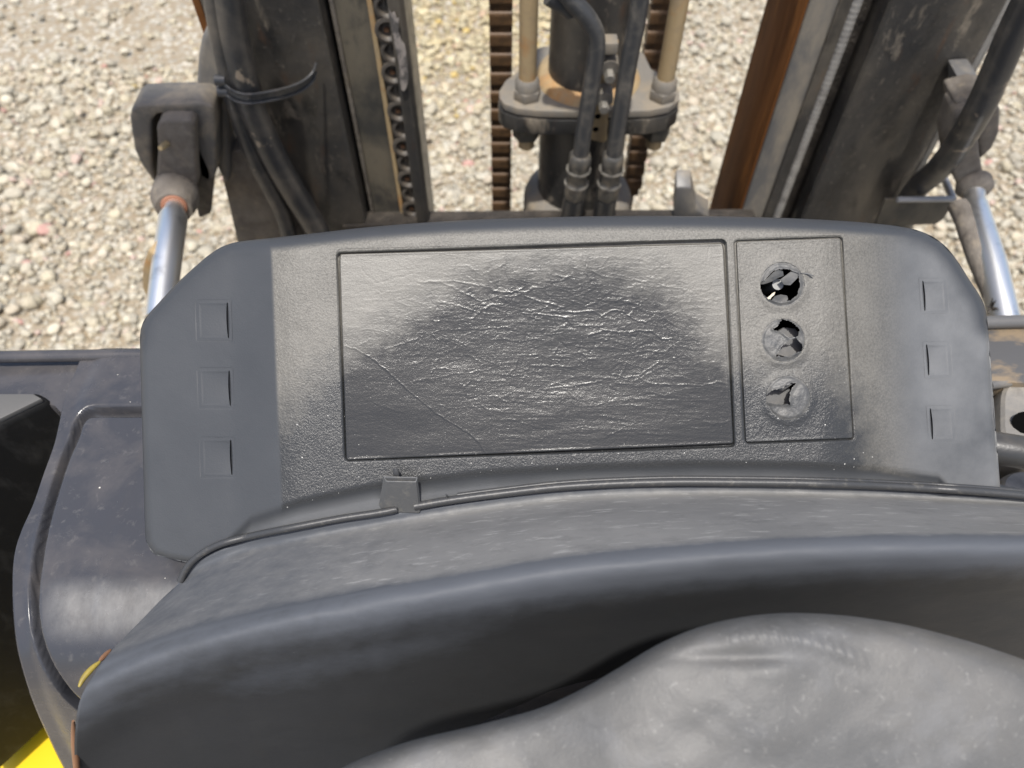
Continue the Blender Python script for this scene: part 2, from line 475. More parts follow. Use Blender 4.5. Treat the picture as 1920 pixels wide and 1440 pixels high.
# gravel: each stone carries its own mineral colour
m, t, b = mat_new('gravel_stone')
at = N(t, 'ShaderNodeAttribute', attribute_name='stone')
f = ramp(t, noise(t, 110, 5, 0.65), 0.3, 0.75, (0.72, 0.70, 0.66, 1), (1.12, 1.12, 1.12, 1))
mx = N(t, 'ShaderNodeMix', data_type='RGBA', blend_type='MULTIPLY')
mx.inputs[0].default_value = 1
t.links.new(at.outputs['Color'], mx.inputs[6]); t.links.new(f, mx.inputs[7])
t.links.new(mx.outputs[2], b.inputs['Base Color'])
b.inputs['Roughness'].default_value = 0.75
bn = N(t, 'ShaderNodeBump'); bn.inputs['Strength'].default_value = 0.4; bn.inputs['Distance'].default_value = 0.002
t.links.new(noise(t, 220, 4), bn.inputs['Height']); t.links.new(bn.outputs[0], b.inputs['Normal'])
M['stone'] = m
M['ground'] = surf('gravelly_earth', (0.30, 0.24, 0.16), 0.9,
                   layers=[((0.40, 0.36, 0.29), 30, 0.45, 0.65, 0.7, None), ((0.19, 0.155, 0.11), 60, 0.55, 0.7, 0.6, None)],
                   bumps=[(60, 0.6, 0.01, None), (200, 0.5, 0.004, None)])
t = M['ground'].node_tree; b = t.nodes['Principled BSDF']
old = b.inputs['Base Color'].links[0].from_socket
tc = N(t, 'ShaderNodeTexCoord'); vo = N(t, 'ShaderNodeTexVoronoi'); vo.inputs['Scale'].default_value = 48
t.links.new(tc.outputs['Object'], vo.inputs['Vector'])
sp_ = N(t, 'ShaderNodeSeparateColor'); t.links.new(vo.outputs['Color'], sp_.inputs[0])
pebble = ramp(t, sp_.outputs[0], 0.0, 1.0, (0.30, 0.275, 0.225, 1), (0.60, 0.56, 0.47, 1))
far_ = math_n(t, 'MULTIPLY', ramp(t, vo.outputs['Distance'], 0.35, 0.6, (1, 1, 1, 1), (0, 0, 0, 1)), ramp(t, sp_.outputs[1], 0.25, 0.35))
t.links.new(mixc(t, far_, old, pebble), b.inputs['Base Color'])

# ------------------------------------------------------------------ ground and gravel
gv = [(-250, -250, 0), (250, -250, 0), (250, 250, 0), (-250, 250, 0)]
tag(mesh('ground', gv, [(0, 1, 2, 3)], M['ground'], None, False), kind='structure')

def build_gravel():
    n = 112000
    x = RNG.uniform(-3.3, 3.3, n); y = RNG.uniform(0.40, 4.1, n)
    dep = y * FV[1] + CAM[2] * -FV[2]
    ok = np.abs(x) < 0.68 * dep + 0.7
    x, y = x[ok], y[ok]
    n = len(x)
    mud = fbm(x * 2.6 + 5, y * 4.2 + 2, 91, 3) * 0.8 + sstep(2.25, 2.75, y) * 1.5 - sstep(-1.25, -0.3, x) * 1.6 - 0.60
    bare = mud > 0.42
    keep = ~(bare & (RNG.random(n) < 0.90))
    x, y = x[keep], y[keep]; n = len(x)
    size = np.clip(RNG.lognormal(math.log(0.0083), 0.44, n), 0.0045, 0.025)
    order = np.argsort(size)[::-1]
    size = size[order]
    # templates
    def template(sub):
        bm = bmesh.new()
        bmesh.ops.create_icosphere(bm, subdivisions=sub, radius=1.0)
        v = np.array([p.co[:] for p in bm.verts]); f = np.array([[q.index for q in fc.verts] for fc in bm.faces])
        bm.free()
        return v, f
    vs, fs, cs, off = [], [], [], 0
    nbig = int(n * 0.07)
    for sub, a, b_ in ((2, 0, nbig), (1, nbig, n)):
        tv, tf = template(sub)
        variants = []
        for k in range(40):
            w = tv.copy()
            for _ in range(RNG.integers(5, 10)):         # chip flat facets off
                d = RNG.normal(size=3); d /= np.linalg.norm(d)
                h = RNG.uniform(0.55, 0.9)
                e = w @ d
                w = w - np.clip(e - h, 0, None)[:, None] * d * 0.92
            w *= RNG.uniform(0.9, 1.1, w.shape) if sub == 1 else RNG.uniform(0.97, 1.03, w.shape)
            variants.append(w)
        variants = np.array(variants)
        m_ = b_ - a
        vi = RNG.integers(0, 40, m_)
        V = variants[vi]                                                   # (m, nv, 3)
        sc = np.stack([RNG.uniform(0.85, 1.35, m_), RNG.uniform(0.75, 1.1, m_), RNG.uniform(0.5, 0.85, m_)], -1) * size[a:b_, None]
        V = V * sc[:, None, :]
        az = RNG.uniform(0, 2 * math.pi, m_); tl = RNG.normal(0, 0.35, m_)
        ca, sa, ct, st = np.cos(az), np.sin(az), np.cos(tl), np.sin(tl)
        X = V[..., 0]; Yv = V[..., 1] * ct[:, None] - V[..., 2] * st[:, None]; Z = V[..., 1] * st[:, None] + V[..., 2] * ct[:, None]
        X2 = X * ca[:, None] - Yv * sa[:, None]; Y2 = X * sa[:, None] + Yv * ca[:, None]
        lift = RNG.uniform(-0.2, 0.9, m_) * size[a:b_]
        W_ = np.stack([X2 + x[a:b_, None], Y2 + y[a:b_, None], Z + lift[:, None]], -1)
        nv = tv.shape[0]
        vs.append(W_.reshape(-1, 3))
        fs.append((tf[None] + (np.arange(m_) * nv)[:, None, None] + off).reshape(-1, 3))
        off += m_ * nv
        # colours
        pal = np.array([(0.50, 0.49, 0.45), (0.58, 0.56, 0.50), (0.42, 0.40, 0.36), (0.56, 0.50, 0.39), (0.68, 0.66, 0.60),
                        (0.52, 0.45, 0.37), (0.60, 0.51, 0.43), (0.34, 0.33, 0.31), (0.54, 0.49, 0.37), (0.72, 0.68, 0.58)])
        pal = 0.50 * pal + 0.50 * np.array((0.585, 0.54, 0.45))
        c = pal[RNG.integers(0, len(pal), m_)] * RNG.uniform(0.80, 1.05, (m_, 1))
        rr = RNG.random(m_)
        c = c * np.array([1.0, 0.975, 0.90])
        c[rr < 0.007] = (0.55, 0.33, 0.28)
        c[(rr > 0.007) & (rr < 0.03)] = (0.57, 0.44, 0.37)
        yl = sstep(2.0, 2.7, y[a:b_]) * sstep(-1.6, -0.6, x[a:b_]) * (1 - sstep(0.25, 0.6, x[a:b_]))
        yw = RNG.random(m_) < 0.055 * yl
        c[yw] = (0.58, 0.45, 0.20)
        tint = np.stack([1 + 0.0 * yl, 1 - 0.05 * yl, 1 - 0.22 * yl], -1)
        c = c * tint
        cs.append(np.repeat(c, nv, axis=0))
    V = np.vstack(vs); F = np.vstack(fs); Cc = np.vstack(cs)
    me = bpy.data.meshes.new('gravel')
    me.vertices.add(len(V)); me.vertices.foreach_set('co', V.astype(np.float32).reshape(-1))
    me.loops.add(len(F) * 3); me.loops.foreach_set('vertex_index', F.astype(np.int32).reshape(-1))
    me.polygons.add(len(F)); me.polygons.foreach_set('loop_start', np.arange(0, len(F) * 3, 3, dtype=np.int32))
    me.update(calc_edges=True)
    at = me.attributes.new('stone', 'FLOAT_COLOR', 'POINT')
    at.data.foreach_set('color', np.hstack([Cc, np.ones((len(Cc), 1))]).astype(np.float32).reshape(-1))
    o = link('gravel', me, M['stone'], None, True)
    tag(o, kind='stuff')
    return len(F)
print('gravel tris', build_gravel())

# ------------------------------------------------------------------ the forklift
truck = bpy.data.objects.new('forklift', None)
COL.objects.link(truck)
tag(truck, 'black and yellow forklift truck with worn instrument panel and rusty mast, standing on gravel', 'forklift')

# ---- instrument panel -------------------------------------------------------
D0 = 0.40
K = D0 / FPX                                         # metres per photo pixel on the panel
TOP = np.array([(262, 632), (266, 610), (276, 592), (300, 565), (330, 533), (370, 496), (400, 472), (425, 459), (455, 452),
                (520, 445), (600, 436), (700, 425), (850, 414), (1000, 408), (1150, 405), (1300, 405), (1450, 408), (1560, 413),
                (1640, 419), (1700, 427), (1735, 437), (1765, 455), (1790, 482), (1820, 528), (1838, 556), (1848, 580), (1852, 605)], float)
GASK = np.array([(338, 1090), (347, 1070), (362, 1051), (385, 1034), (420, 1018), (480, 1003), (560, 987), (640, 972), (700, 963), (735, 957),
                 (790, 948), (850, 938), (950, 925), (1050, 914), (1150, 908), (1250, 905), (1350, 905), (1500, 907), (1650, 912),
                 (1780, 919), (1876, 926), (1960, 934)], float)
BOT = np.vstack([[(272, 1005), (277, 1022), (290, 1039), (320, 1048), (360, 1055)], GASK[3:20] + (0, 5), [(1876, 921)]]).astype(float)
RIDGE = np.array([(-200, 1240), (380, 1075), (430, 1008), (470, 968), (560, 938), (700, 908), (900, 884), (1100, 872), (1300, 866), (1500, 868), (1650, 876), (1760, 890), (1800, 930), (2200, 1100)], float)
LEFT = np.array([(262, 632), (265, 800), (272, 1005)], float)
RIGHT = np.array([(1852, 605), (1862, 780), (1876, 921)], float)
topc = catmull(TOP, 400); botc = catmull(BOT, 400)
vtop = lambda u: np.interp(u, topc[:, 0], topc[:, 1])
vbot = lambda u: np.interp(u, botc[:, 0], botc[:, 1])
vridge = lambda u: np.interp(u, RIDGE[:, 0], RIDGE[:, 1])

def H(u, v):
    """height of the moulded panel towards the operator, metres"""
    u = np.asarray(u, float); v = np.asarray(v, float)
    uc = 506 + (v - 450) * 0.04
    h = -0.20 * K * softp(uc - u, 7)
    ur = 1640 + (v - 450) * 0.06
    h = h - 0.09 * K * softp(u - ur, 70)
    h = h + 0.0052 * ((u - 1010) / 480) ** 2 * (1 - sstep(480, 620, np.abs(u - 1050)))
    dv = v - vridge(u)
    h = h - K * (15 * sstep(-6, 30, dv) + 0.05 * np.clip(dv - 10, 0, None))
    return h

REFL_ARCH = [(470, 850), (530, 770), (600, 700), (645, 660), (720, 612), (800, 560), (880, 520), (960, 496), (1060, 486), (1160, 496), (1240, 530), (1285, 575), (1330, 630), (1375, 688),
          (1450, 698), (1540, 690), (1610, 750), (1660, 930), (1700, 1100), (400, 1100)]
def refl_mask(u, v):  # mask of the dark reflection arch painted into the plastic
    d = pdist(u, v, REFL_ARCH + [REFL_ARCH[0]])
    sd_ = np.where(inpoly(u, v, REFL_ARCH), d, -d)
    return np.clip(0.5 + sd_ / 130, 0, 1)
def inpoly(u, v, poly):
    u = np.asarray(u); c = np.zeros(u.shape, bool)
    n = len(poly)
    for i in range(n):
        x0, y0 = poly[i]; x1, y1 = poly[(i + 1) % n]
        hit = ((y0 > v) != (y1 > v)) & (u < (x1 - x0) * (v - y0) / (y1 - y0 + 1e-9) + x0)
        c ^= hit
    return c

FILM = [(632, 470), (1360, 450), (1380, 836), (645, 868)]
PLATE = [(1377, 450), (1578, 443), (1603, 825), (1395, 833)]

def rect_local(u, v, c):
    """approximate local pixel coords (from rect centre) and half sizes"""
    (ax, ay), (bx, by), (cx, cy), (dx, dy) = c
    ex = np.array([(bx + cx - ax - dx) / 2, (by + cy - ay - dy) / 2]); ey = np.array([(dx + cx - ax - bx) / 2, (dy + cy - ay - by) / 2])
    o = np.array([(ax + bx + cx + dx) / 4, (ay + by + cy + dy) / 4])
    det = ex[0] * ey[1] - ex[1] * ey[0]
    pu, pv = u - o[0], v - o[1]
    s = (pu * ey[1] - pv * ey[0]) / det
    t_ = (ex[0] * pv - ex[1] * pu) / det
    return s * np.linalg.norm(ex), t_ * np.linalg.norm(ey), np.linalg.norm(ex) / 2, np.linalg.norm(ey) / 2

def sdrect(u, v, c, r=9):
    x, y, hx, hy = rect_local(u, v, c)
    qx = np.abs(x) - hx + r; qy = np.abs(y) - hy + r
    return np.hypot(np.clip(qx, 0, None), np.clip(qy, 0, None)) + np.minimum(np.maximum(qx, qy), 0) - r

TABS = []
for (cx, cy, w, h_) in ((401, 601, 61, 71), (404.5, 728, 61, 70), (408, 858, 60, 70)):
    TABS.append((cx, cy, w, h_, 1))
for (cx, cy, w, h_) in ((1751, 555, 46, 60), (1758, 675, 46, 62), (1765, 795, 46, 62)):
    TABS.append((cx, cy, w, h_, -1))
def tab_rect(tb):
    cx, cy, w, h_, sg = tb
    sk = 0.035 * h_ / 2 if sg > 0 else 0.07 * h_ / 2
    return [(cx - w / 2 - sk, cy - h_ / 2), (cx + w / 2 - sk, cy - h_ / 2), (cx + w / 2 + sk, cy + h_ / 2), (cx - w / 2 + sk, cy + h_ / 2)]

panel = None
def build_panel():
    ns, ntt = 560, 230
    s = np.linspace(0, 1, ns); tt = np.linspace(0, 1, ntt)
    # finer near the ends
    tt = 0.5 - 0.5 * np.cos(np.pi * tt) * 0.35 + (tt - 0.5) * 0.65
    tt = (tt - tt[0]) / (tt[-1] - tt[0])
    s = 0.82 * s + 0.18 * (0.5 - 0.5 * np.cos(np.pi * s))
    ut = 262 + s * (1852 - 262); ub = 272 + s * (1876 - 272)
    vt = vtop(ut); vb = vbot(ub)
    U = ut[None] + tt[:, None] * (ub - ut)[None]
    Vv = vt[None] + tt[:, None] * (vb - vt)[None]
    h = H(U, Vv)
    def edge(d, r, drop):
        q = np.clip(1 - d / r, 0, 1)
        return -drop * (1 - np.sqrt(np.clip(1 - q * q, 0, 1)))
    rt = 16 + 20 * sstep(380, 560, U) * (1 - sstep(1600, 1780, U))
    h = h + edge(pdist(U, Vv, TOP), rt, rt * K * 1.0)
    h = h + edge(pdist(U, Vv, LEFT), 15, 15 * K) + edge(pdist(U, Vv, RIGHT), 12, 12 * K)
    h = h + edge(pdist(U, Vv, BOT[:5]), 14, 14 * K)
    for c in (FILM, PLATE):
        h = h - 0.004 * (1 - sstep(-5, 1, sdrect(U, Vv, c)))
    for tb in TABS:
        h = h - 0.004 * (1 - sstep(-4, 1.5, sdrect(U, Vv, tab_rect(tb), 1)))
    h = h + 0.00012 * fbm(U / 60, Vv / 60, 5)
    pts = P(U, Vv, D0 - h)
    # skirt all round
    b1 = pts[0] + FV * 0.004; b2 = pts[0] + FV * 0.035
    e1 = pts[-1] + FV * 0.02
    pts2 = np.concatenate([b2[None], b1[None], pts, e1[None]], 0)
    l1 = pts2[:, :1] + FV * 0.012; l2 = pts2[:, :1] + FV * 0.04
    r1 = pts2[:, -1:] + FV * 0.012; r2 = pts2[:, -1:] + FV * 0.04
    pts2 = np.concatenate([l2, l1, pts2, r1, r2], 1)
    pu_, pv_ = proj(pts2)
    kp = np.ones((pts2.shape[0] - 1, pts2.shape[1] - 1), bool)
    cu = 0.25 * (U[:-1, :-1] + U[1:, :-1] + U[1:, 1:] + U[:-1, 1:]); cv = 0.25 * (Vv[:-1, :-1] + Vv[1:, :-1] + Vv[1:, 1:] + Vv[:-1, 1:])
    kp[2:-1, 2:-2] = (sdrect(cu, cv, FILM) > -22) & (sdrect(cu, cv, PLATE) > -16)
    wg = 1 - sstep(-3, 4, pu_ - (508 + (pv_ - 450) * 0.04))
    wg = np.maximum(wg, sstep(-60, 60, pu_ - (1655 + (pv_ - 450) * 0.06)))
    wg = np.maximum(wg, sstep(0, 14, pv_ - vridge(pu_) - 2))
    wg = np.maximum(wg, sstep(30, 14, np.where(pu_ > 300, pdist(pu_, pv_, TOP), 99)))
    return gridmesh('instrument_panel', pts2, [M['panel']], truck, keep=kp, attr=[('wear', refl_mask(pu_, pv_)), ('wing', wg), ('haze', (0.10 + 0.80 * sstep(1600, 1780, pu_)) * sstep(8, 40, pdist(pu_, pv_, TOP)) * sstep(8, 0, pv_ - vridge(pu_)) + 0.42 * sstep(6, 26, pv_ - vridge(pu_)))])
panel = build_panel()

def axis_samples(half, lip, fine, coarse):
    """sample positions from -half-lip to half+lip, fine near both borders"""
    inner = np.arange(-half + 12, half - 12, coarse)
    a = np.arange(-half - lip, -half + 12, fine)
    return np.concatenate([a, inner, -a[::-1]])

def patch(name, c, surf_h, mats, parent, lip=7, fine=1.0, coarse=1.6, groove=0.0016, gw=4.5, r=9, keepf=None, level=-0.0003, top_w=0.0):
    x, y, hx, hy = rect_local(np.array(0.), np.array(0.), c)
    X = axis_samples(hx, lip, fine, coarse); Y = axis_samples(hy, lip, fine, coarse)
    XX, YY = np.meshgrid(X, Y)
    s = XX / (2 * hx) + 0.5; q = YY / (2 * hy) + 0.5
    c_ = np.array(c, float)
    UVp = ((1 - s) * (1 - q))[..., None] * c_[0] + (s * (1 - q))[..., None] * c_[1] + (s * q)[..., None] * c_[2] + ((1 - s) * q)[..., None] * c_[3]
    U, Vv = UVp[..., 0], UVp[..., 1]
    qx = np.abs(XX) - hx + r; qy = np.abs(YY) - hy + r
    sd_ = np.hypot(np.clip(qx, 0, None), np.clip(qy, 0, None)) + np.minimum(np.maximum(qx, qy), 0) - r
    gtop = top_w * sstep(-hy + 20, -hy - 5, YY)
    g0 = sstep(2.6, 0.6, sd_) * sstep(-gw - 1.2 - gtop, -gw + 0.8 - gtop, sd_)
    h = H(U, Vv) + 0.00006 + np.where(sd_ > -gw - gtop, 0, level) - groove * g0
    ins = sstep(-gw - gtop, -gw - gtop - 8, sd_)
    rim = np.exp(-((sd_ + gw + gtop + 3) / 2.2) ** 2) * 0.00007
    h = h + surf_h(U, Vv, XX, YY) * ins + rim
    pts = P(U, Vv, D0 - h)
    sc = 0.25 * (sd_[:-1, :-1] + sd_[1:, :-1] + sd_[1:, 1:] + sd_[:-1, 1:])
    mi = (sc > -gw + 1).astype(int)
    keep = None
    if keepf is not None:
        uc = 0.25 * (U[:-1, :-1] + U[1:, :-1] + U[1:, 1:] + U[:-1, 1:]); vc = 0.25 * (Vv[:-1, :-1] + Vv[1:, :-1] + Vv[1:, 1:] + Vv[:-1, 1:])
        keep = keepf(uc, vc)
    return gridmesh(name, pts, mats, parent, keep=keep, mi=mi, attr=[('wear', refl_mask(U, Vv)), ('wing', np.maximum(sstep(-60, 60, U - (1655 + (Vv - 450) * 0.06)), (U < 505) * 1.0)), ('haze', 0.10 + 0.80 * sstep(1600, 1780, U))])

# cracked display film: wrinkles and cracks as relief
CR = [  # main cracks read off the photograph: (points, height, width)
    ([(641, 648), (665, 655), (695, 670), (730, 700), (770, 735), (815, 772), (850, 795), (880, 812), (900, 832), (915, 862)], 0.00030, 1.3),
    ([(700, 530), (725, 527), (745, 519), (775, 513)], -0.00014, 1.6),
    ([(785, 528), (830, 530), (850, 540), (880, 553), (900, 566)], 0.00028, 2.2),
    ([(800, 528), (850, 527), (885, 532), (920, 540), (930, 548), (965, 547), (980, 540)], 0.00028, 2.2),
    ([(820, 566), (850, 571), (880, 580), (895, 585)], 0.00022, 1.8),
    ([(885, 597), (905, 580), (925, 572), (940, 570)], 0.0003, 2.4),
    ([(985, 555), (1000, 560), (1015, 565), (1040, 572), (1058, 576)], 0.0003, 2.0),
    ([(985, 587), (1010, 590), (1045, 593), (1062, 596), (1072, 610)], 0.0003, 2.0),
    ([(1050, 585), (1080, 585), (1110, 584), (1128, 592)], 0.00028, 2.0),
    ([(1130, 594), (1148, 582), (1165, 582), (1185, 597), (1212, 606)], 0.00032, 2.2),
    ([(1075, 612), (1100, 611), (1130, 612)], 0.0002, 1.8),
    ([(1104, 628), (1130, 620), (1160, 623), (1200, 620), (1225, 621), (1240, 635), (1260, 636)], 0.0003, 2.0),
    ([(1225, 540), (1232, 575), (1245, 610), (1258, 630), (1270, 665), (1275, 690)], -0.0002, 1.6),
    ([(1090, 480), (1095, 497), (1105, 502), (1125, 500), (1140, 482)], 0.00018, 1.8),
    ([(1112, 508), (1130, 519), (1175, 525), (1215, 528)], 0.0002, 1.8),
    ([(1150, 701), (1172, 708), (1195, 706), (1210, 697), (1235, 680)], 0.00026, 1.8),
    ([(1195, 707), (1215, 718), (1260, 722), (1320, 723), (1345, 716), (1372, 720)], 0.00022, 1.8),
    ([(1220, 700), (1232, 718)], 0.0002, 1.6),
    ([(1300, 487), (1320, 497), (1350, 502)], -0.00016, 1.6),
    ([(1275, 575), (1290, 598), (1305, 610), (1320, 625)], -0.0002, 1.8),
    ([(1303, 553), (1330, 545), (1355, 535), (1372, 520)], -0.00016, 1.6),
    ([(860, 465), (850, 500), (845, 530)], 0.00014, 1.6), ([(945, 470), (948, 495), (925, 505), (900, 520)], 0.0002, 1.8),
    ([(720, 655), (750, 645), (785, 634)], 0.00022, 1.8), ([(808, 700), (818, 690), (835, 690), (842, 695)], 0.00022, 1.8),
    ([(775, 715), (800, 709), (815, 716)], 0.0002, 1.8), ([(955, 700), (968, 690), (972, 665)], 0.0002, 1.6),
    ([(700, 755), (720, 762), (760, 774)], 0.00015, 1.6), ([(1020, 730), (1060, 725), (1110, 718), (1130, 712)], 0.0002, 1.8),
]
rr = random.Random(5)
for k in range(520):                                   # fine wrinkles, mostly across
    u = rr.gauss(1060, 170); v = rr.choice([rr.gauss(600, 55), rr.gauss(710, 70), rr.gauss(540, 40)])
    if not (660 < u < 1370 and 475 < v < 850): continue
    if u < 660 + (v - 640) * 1.2: continue
    L = rr.uniform(14, 85); a = rr.gauss(0.02, 0.16)
    pts = [(u, v)]
    for q in range(int(L / 7) + 2):
        a += rr.gauss(0, 0.28); a *= 0.8
        u += 7 * math.cos(a); v += 7 * math.sin(a)
        pts.append((u, v))
    CR.append((pts, rr.choice([1, 1, 1, 1, -0.5]) * rr.uniform(0.00005, 0.00015), rr.uniform(1.2, 1.9)))
for k in range(230):                                   # a net of short cross cracks over the dark arch
    u = rr.gauss(1060, 170); v = rr.gauss(610, 75)
    if not (680 < u < 1365 and 478 < v < 840): continue
    if u < 660 + (v - 640) * 1.2: continue
    a = rr.choice([-1, 1]) * rr.uniform(0.5, 1.4)
    pts = [(u, v)]
    for q in range(rr.randint(2, 6)):
        a += rr.gauss(0, 0.5)
        u += 5 * math.cos(a); v += 5 * math.sin(a)
        pts.append((u, v))
    CR.append((pts, rr.choice([1, -1]) * rr.uniform(0.00010, 0.00022), rr.uniform(1.0, 1.5)))
for k in range(90):                                    # crazing across the upper right and upper left
    u = rr.choice([rr.gauss(1300, 55), rr.gauss(800, 80)]); v = rr.gauss(540, 50)
    if not (650 < u < 1372 and 470 < v < 840): continue
    a = rr.uniform(-0.9, 0.9)
    pts = [(u, v)]
    for q in range(rr.randint(2, 7)):
        a += rr.gauss(0, 0.5)
        u += 7 * math.cos(a); v += 7 * math.sin(a)
        pts.append((u, v))
    CR.append((pts, -rr.uniform(0.00006, 0.00015), rr.uniform(1.2, 1.8)))

def film_h(U, Vv, XX, YY):
    h = -0.0015 * np.exp(-((U - 1040) / 270) ** 4) * np.clip(1 - ((Vv - 652) / 192) ** 2, 0, 1) ** 1.5
    h = h + 0.00010 * fbm(U / 95, Vv / 45, 21, 2)
    act = np.exp(-((U - 1080) / 290) ** 4 - ((Vv - 640) / 190) ** 4)
    h = h + act * (0.000016 * fbm(U / 34, Vv / 6.5, 31, 3) + 0.000014 * fbm(U / 15, Vv / 11, 41, 3))
    low = sstep(700, 760, Vv) * sstep(860, 960, U)
    h = h + low * 0.000022 * fbm(U / 60, Vv / 4.5, 51, 2)
    h = h + 0.000012 * fbm(U / 5, Vv / 5, 61, 2)
    for pts, amp, wd in CR:
        pts = [(p[0] + 1.2 * math.sin(p[1] * 1.7), p[1]) for p in pts]
        pu = [p[0] for p in pts]; pv = [p[1] for p in pts]
        box_ = (U > min(pu) - 9) & (U < max(pu) + 9) & (Vv > min(pv) - 9) & (Vv < max(pv) + 9)
        if not box_.any(): continue
        d = pdist(U[box_] + 1.3 * vnoise(U[box_] / 6, Vv[box_] / 6, 3), Vv[box_] + 1.6 * vnoise(U[box_] / 7 + 9, Vv[box_] / 7, 4), pts)
        h[box_] += 0.25 * amp * np.exp(-(d / (0.75 * wd)) ** 2)
    # the corner below the long crack lies a hair lower
    long_u = np.array([p[0] for p in CR[0][0]]); long_v = np.array([p[1] for p in CR[0][0]])
    below = Vv - np.interp(U, long_u, long_v)
    h = h - 0.00004 * sstep(-1, 3, below) * (U < 915)
    return h
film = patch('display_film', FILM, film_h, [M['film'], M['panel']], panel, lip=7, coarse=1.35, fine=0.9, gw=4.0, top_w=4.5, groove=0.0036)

# ---- membrane buttons
BTN = [(1467, 533, 43), (1469, 638, 42), (1478, 746, 43)]
def plate_keep(u, v):
    k = np.ones(u.shape, bool)
    for (bu, bv, br) in BTN:
        k &= np.hypot(u - bu, v - bv) > br - 1.5
    return k
def plate_h(U, Vv, XX, YY):
    h = 0.00006 * fbm(U / 6, Vv / 6, 71, 3) + 0.0001 * fbm(U / 50, Vv / 50, 72, 2)
    for (bu, bv, br) in BTN:
        d = np.hypot(U - bu, Vv - bv)
        h = h + 0.0006 * np.exp(-((d - br) / 9) ** 2)
    return h
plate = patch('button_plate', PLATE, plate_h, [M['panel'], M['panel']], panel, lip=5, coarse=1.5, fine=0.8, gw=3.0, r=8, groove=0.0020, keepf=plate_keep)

def membrane(k, holes, bulge, label):
    bu, bv, br = BTN[k]
    nr, na = 44, 110
    rad = np.linspace(0.02, 1.06, nr) * br
    ang = np.linspace(0, 2 * math.pi, na)
    R_, A_ = np.meshgrid(rad, ang, indexing='ij')
    U = bu + R_ * np.cos(A_); Vv = bv + R_ * np.sin(A_)
    q = R_ / br
    dome = bulge * np.sqrt(np.clip(1 - (q / 0.97) ** 2, 0, 1)) + 0.0006 * np.exp(-((R_ - br) / 9) ** 2)
    ringdip = -0.0005 * np.exp(-((R_ - br * 0.93) / 3.0) ** 2)
    h = H(U, Vv) - 0.0003 + dome + ringdip + 0.00022 * fbm(U / 13, Vv / 13, 80 + k, 4) * (q < 0.95)
    for poly in holes:
        d = pdist(U, Vv, list(poly) + [poly[0]])
        h = h + 0.0007 * np.exp(-(d / 3.5) ** 2) * (q < 0.95)
    pts = P(U, Vv, D0 - h)
    uc = 0.25 * (U[:-1, :-1] + U[1:, :-1] + U[1:, 1:] + U[:-1, 1:]); vc = 0.25 * (Vv[:-1, :-1] + Vv[1:, :-1] + Vv[1:, 1:] + Vv[:-1, 1:])
    keep = np.ones(uc.shape, bool)
    for poly in holes:
        jit = 1.4
        keep &= ~inpoly(uc + jit * vnoise(uc / 4, vc / 4, 7), vc + jit * vnoise(uc / 4 + 5, vc / 4, 8), poly)
    o = gridmesh('button', pts, [M['button']], panel, keep=keep)
    if label: o['label'] = label
    return o

def thin_poly(name, poly, hs, mat, parent, th=0.0005):
    """a scrap of torn film: outline in photo pixels with a height at each corner"""
    pu = np.array([p[0] for p in poly], float); pv = np.array([p[1] for p in poly], float)
    top = P(pu, pv, D0 - (H(pu, pv) + np.array(hs)))
    return prism(name, top, FV * th, mat, parent, 0.00012, 1)

HOLES = [
    [[(1424, 534), (1434, 525), (1447, 511), (1460, 504), (1478, 505), (1496, 512), (1500, 530), (1495, 552), (1482, 564), (1462, 567), (1440, 561), (1428, 548)]],
    [[(1449, 617), (1461, 609), (1466, 599), (1478, 600), (1490, 608), (1500, 617), (1496, 630), (1480, 634), (1464, 622)],
     [(1455, 668), (1464, 652), (1478, 638), (1494, 634), (1504, 646), (1503, 658), (1480, 668)]],
    [[(1433, 744), (1447, 732), (1463, 730), (1482, 719), (1493, 718), (1485, 729), (1481, 737), (1481, 758), (1450, 757), (1436, 754)]],
]
LBL = ['topmost button, torn wide open around its grey post', 'middle button, pale and torn in two places', 'lowest button, torn along its left half']
for k in range(3):
    mb = membrane(k, HOLES[k], (0.0004, 0.0011, 0.0016)[k], LBL[k])
    bu, bv, br = BTN[k]
    ang = np.linspace(0, 2 * math.pi, 40)
    rows = []
    for rad, hh in ((1.0, -0.0006), (0.97, -0.012), (0.6, -0.028), (0.02, -0.028)):
        U = bu + br * rad * np.cos(ang); Vv = bv + br * rad * np.sin(ang)
        c0 = P(np.array(bu), np.array(bv), D0)
        p = c0 + (K * br * rad) * (np.cos(ang)[:, None] * RV - np.sin(ang)[:, None] * UV) - FV * hh
        rows.append(p)
    gridmesh('button_well', np.array(rows), M['black'], panel)
# post and scraps of the first button, the grey switch faces below the other two
def disc(name, u, v, rpx, h, depth, mat, parent, n=28):
    c0 = P(np.array(float(u)), np.array(float(v)), D0 - h)
    a = c0
    b_ = c0 + FV * depth
    return tube(name, [a + FV * 0.0003, b_], [K * rpx, K * rpx], mat, parent, n)
b0 = b1 = b2 = panel
disc('switch_post', 1459, 533, 10.5, -0.0018, 0.026, M['post'], b0)
thin_poly('torn_flap', [(1424, 533), (1436, 524), (1449, 511), (1458, 505), (1468, 508), (1470, 517), (1459, 521), (1448, 528), (1432, 533)], [-.0004, -.0002, 0, .0002, -.0006, -.001, -.0012, -.0012, -.0008], M['button'], b0)
thin_poly('torn_flap', [(1463, 524), (1474, 516), (1483, 509), (1496, 510), (1501, 514), (1494, 523), (1482, 535), (1470, 534)], [-.001, -.0006, -.0002, .0004, .0006, -.0004, -.0012, -.0015], M['flap'], b0)
thin_poly('torn_flap', [(1446, 564), (1453, 555), (1464, 552), (1476, 554), (1478, 560), (1474, 570), (1460, 571)], [.0003, -.0012, -.0018, -.0016, -.001, .0003, .0005], M['button'], b0)
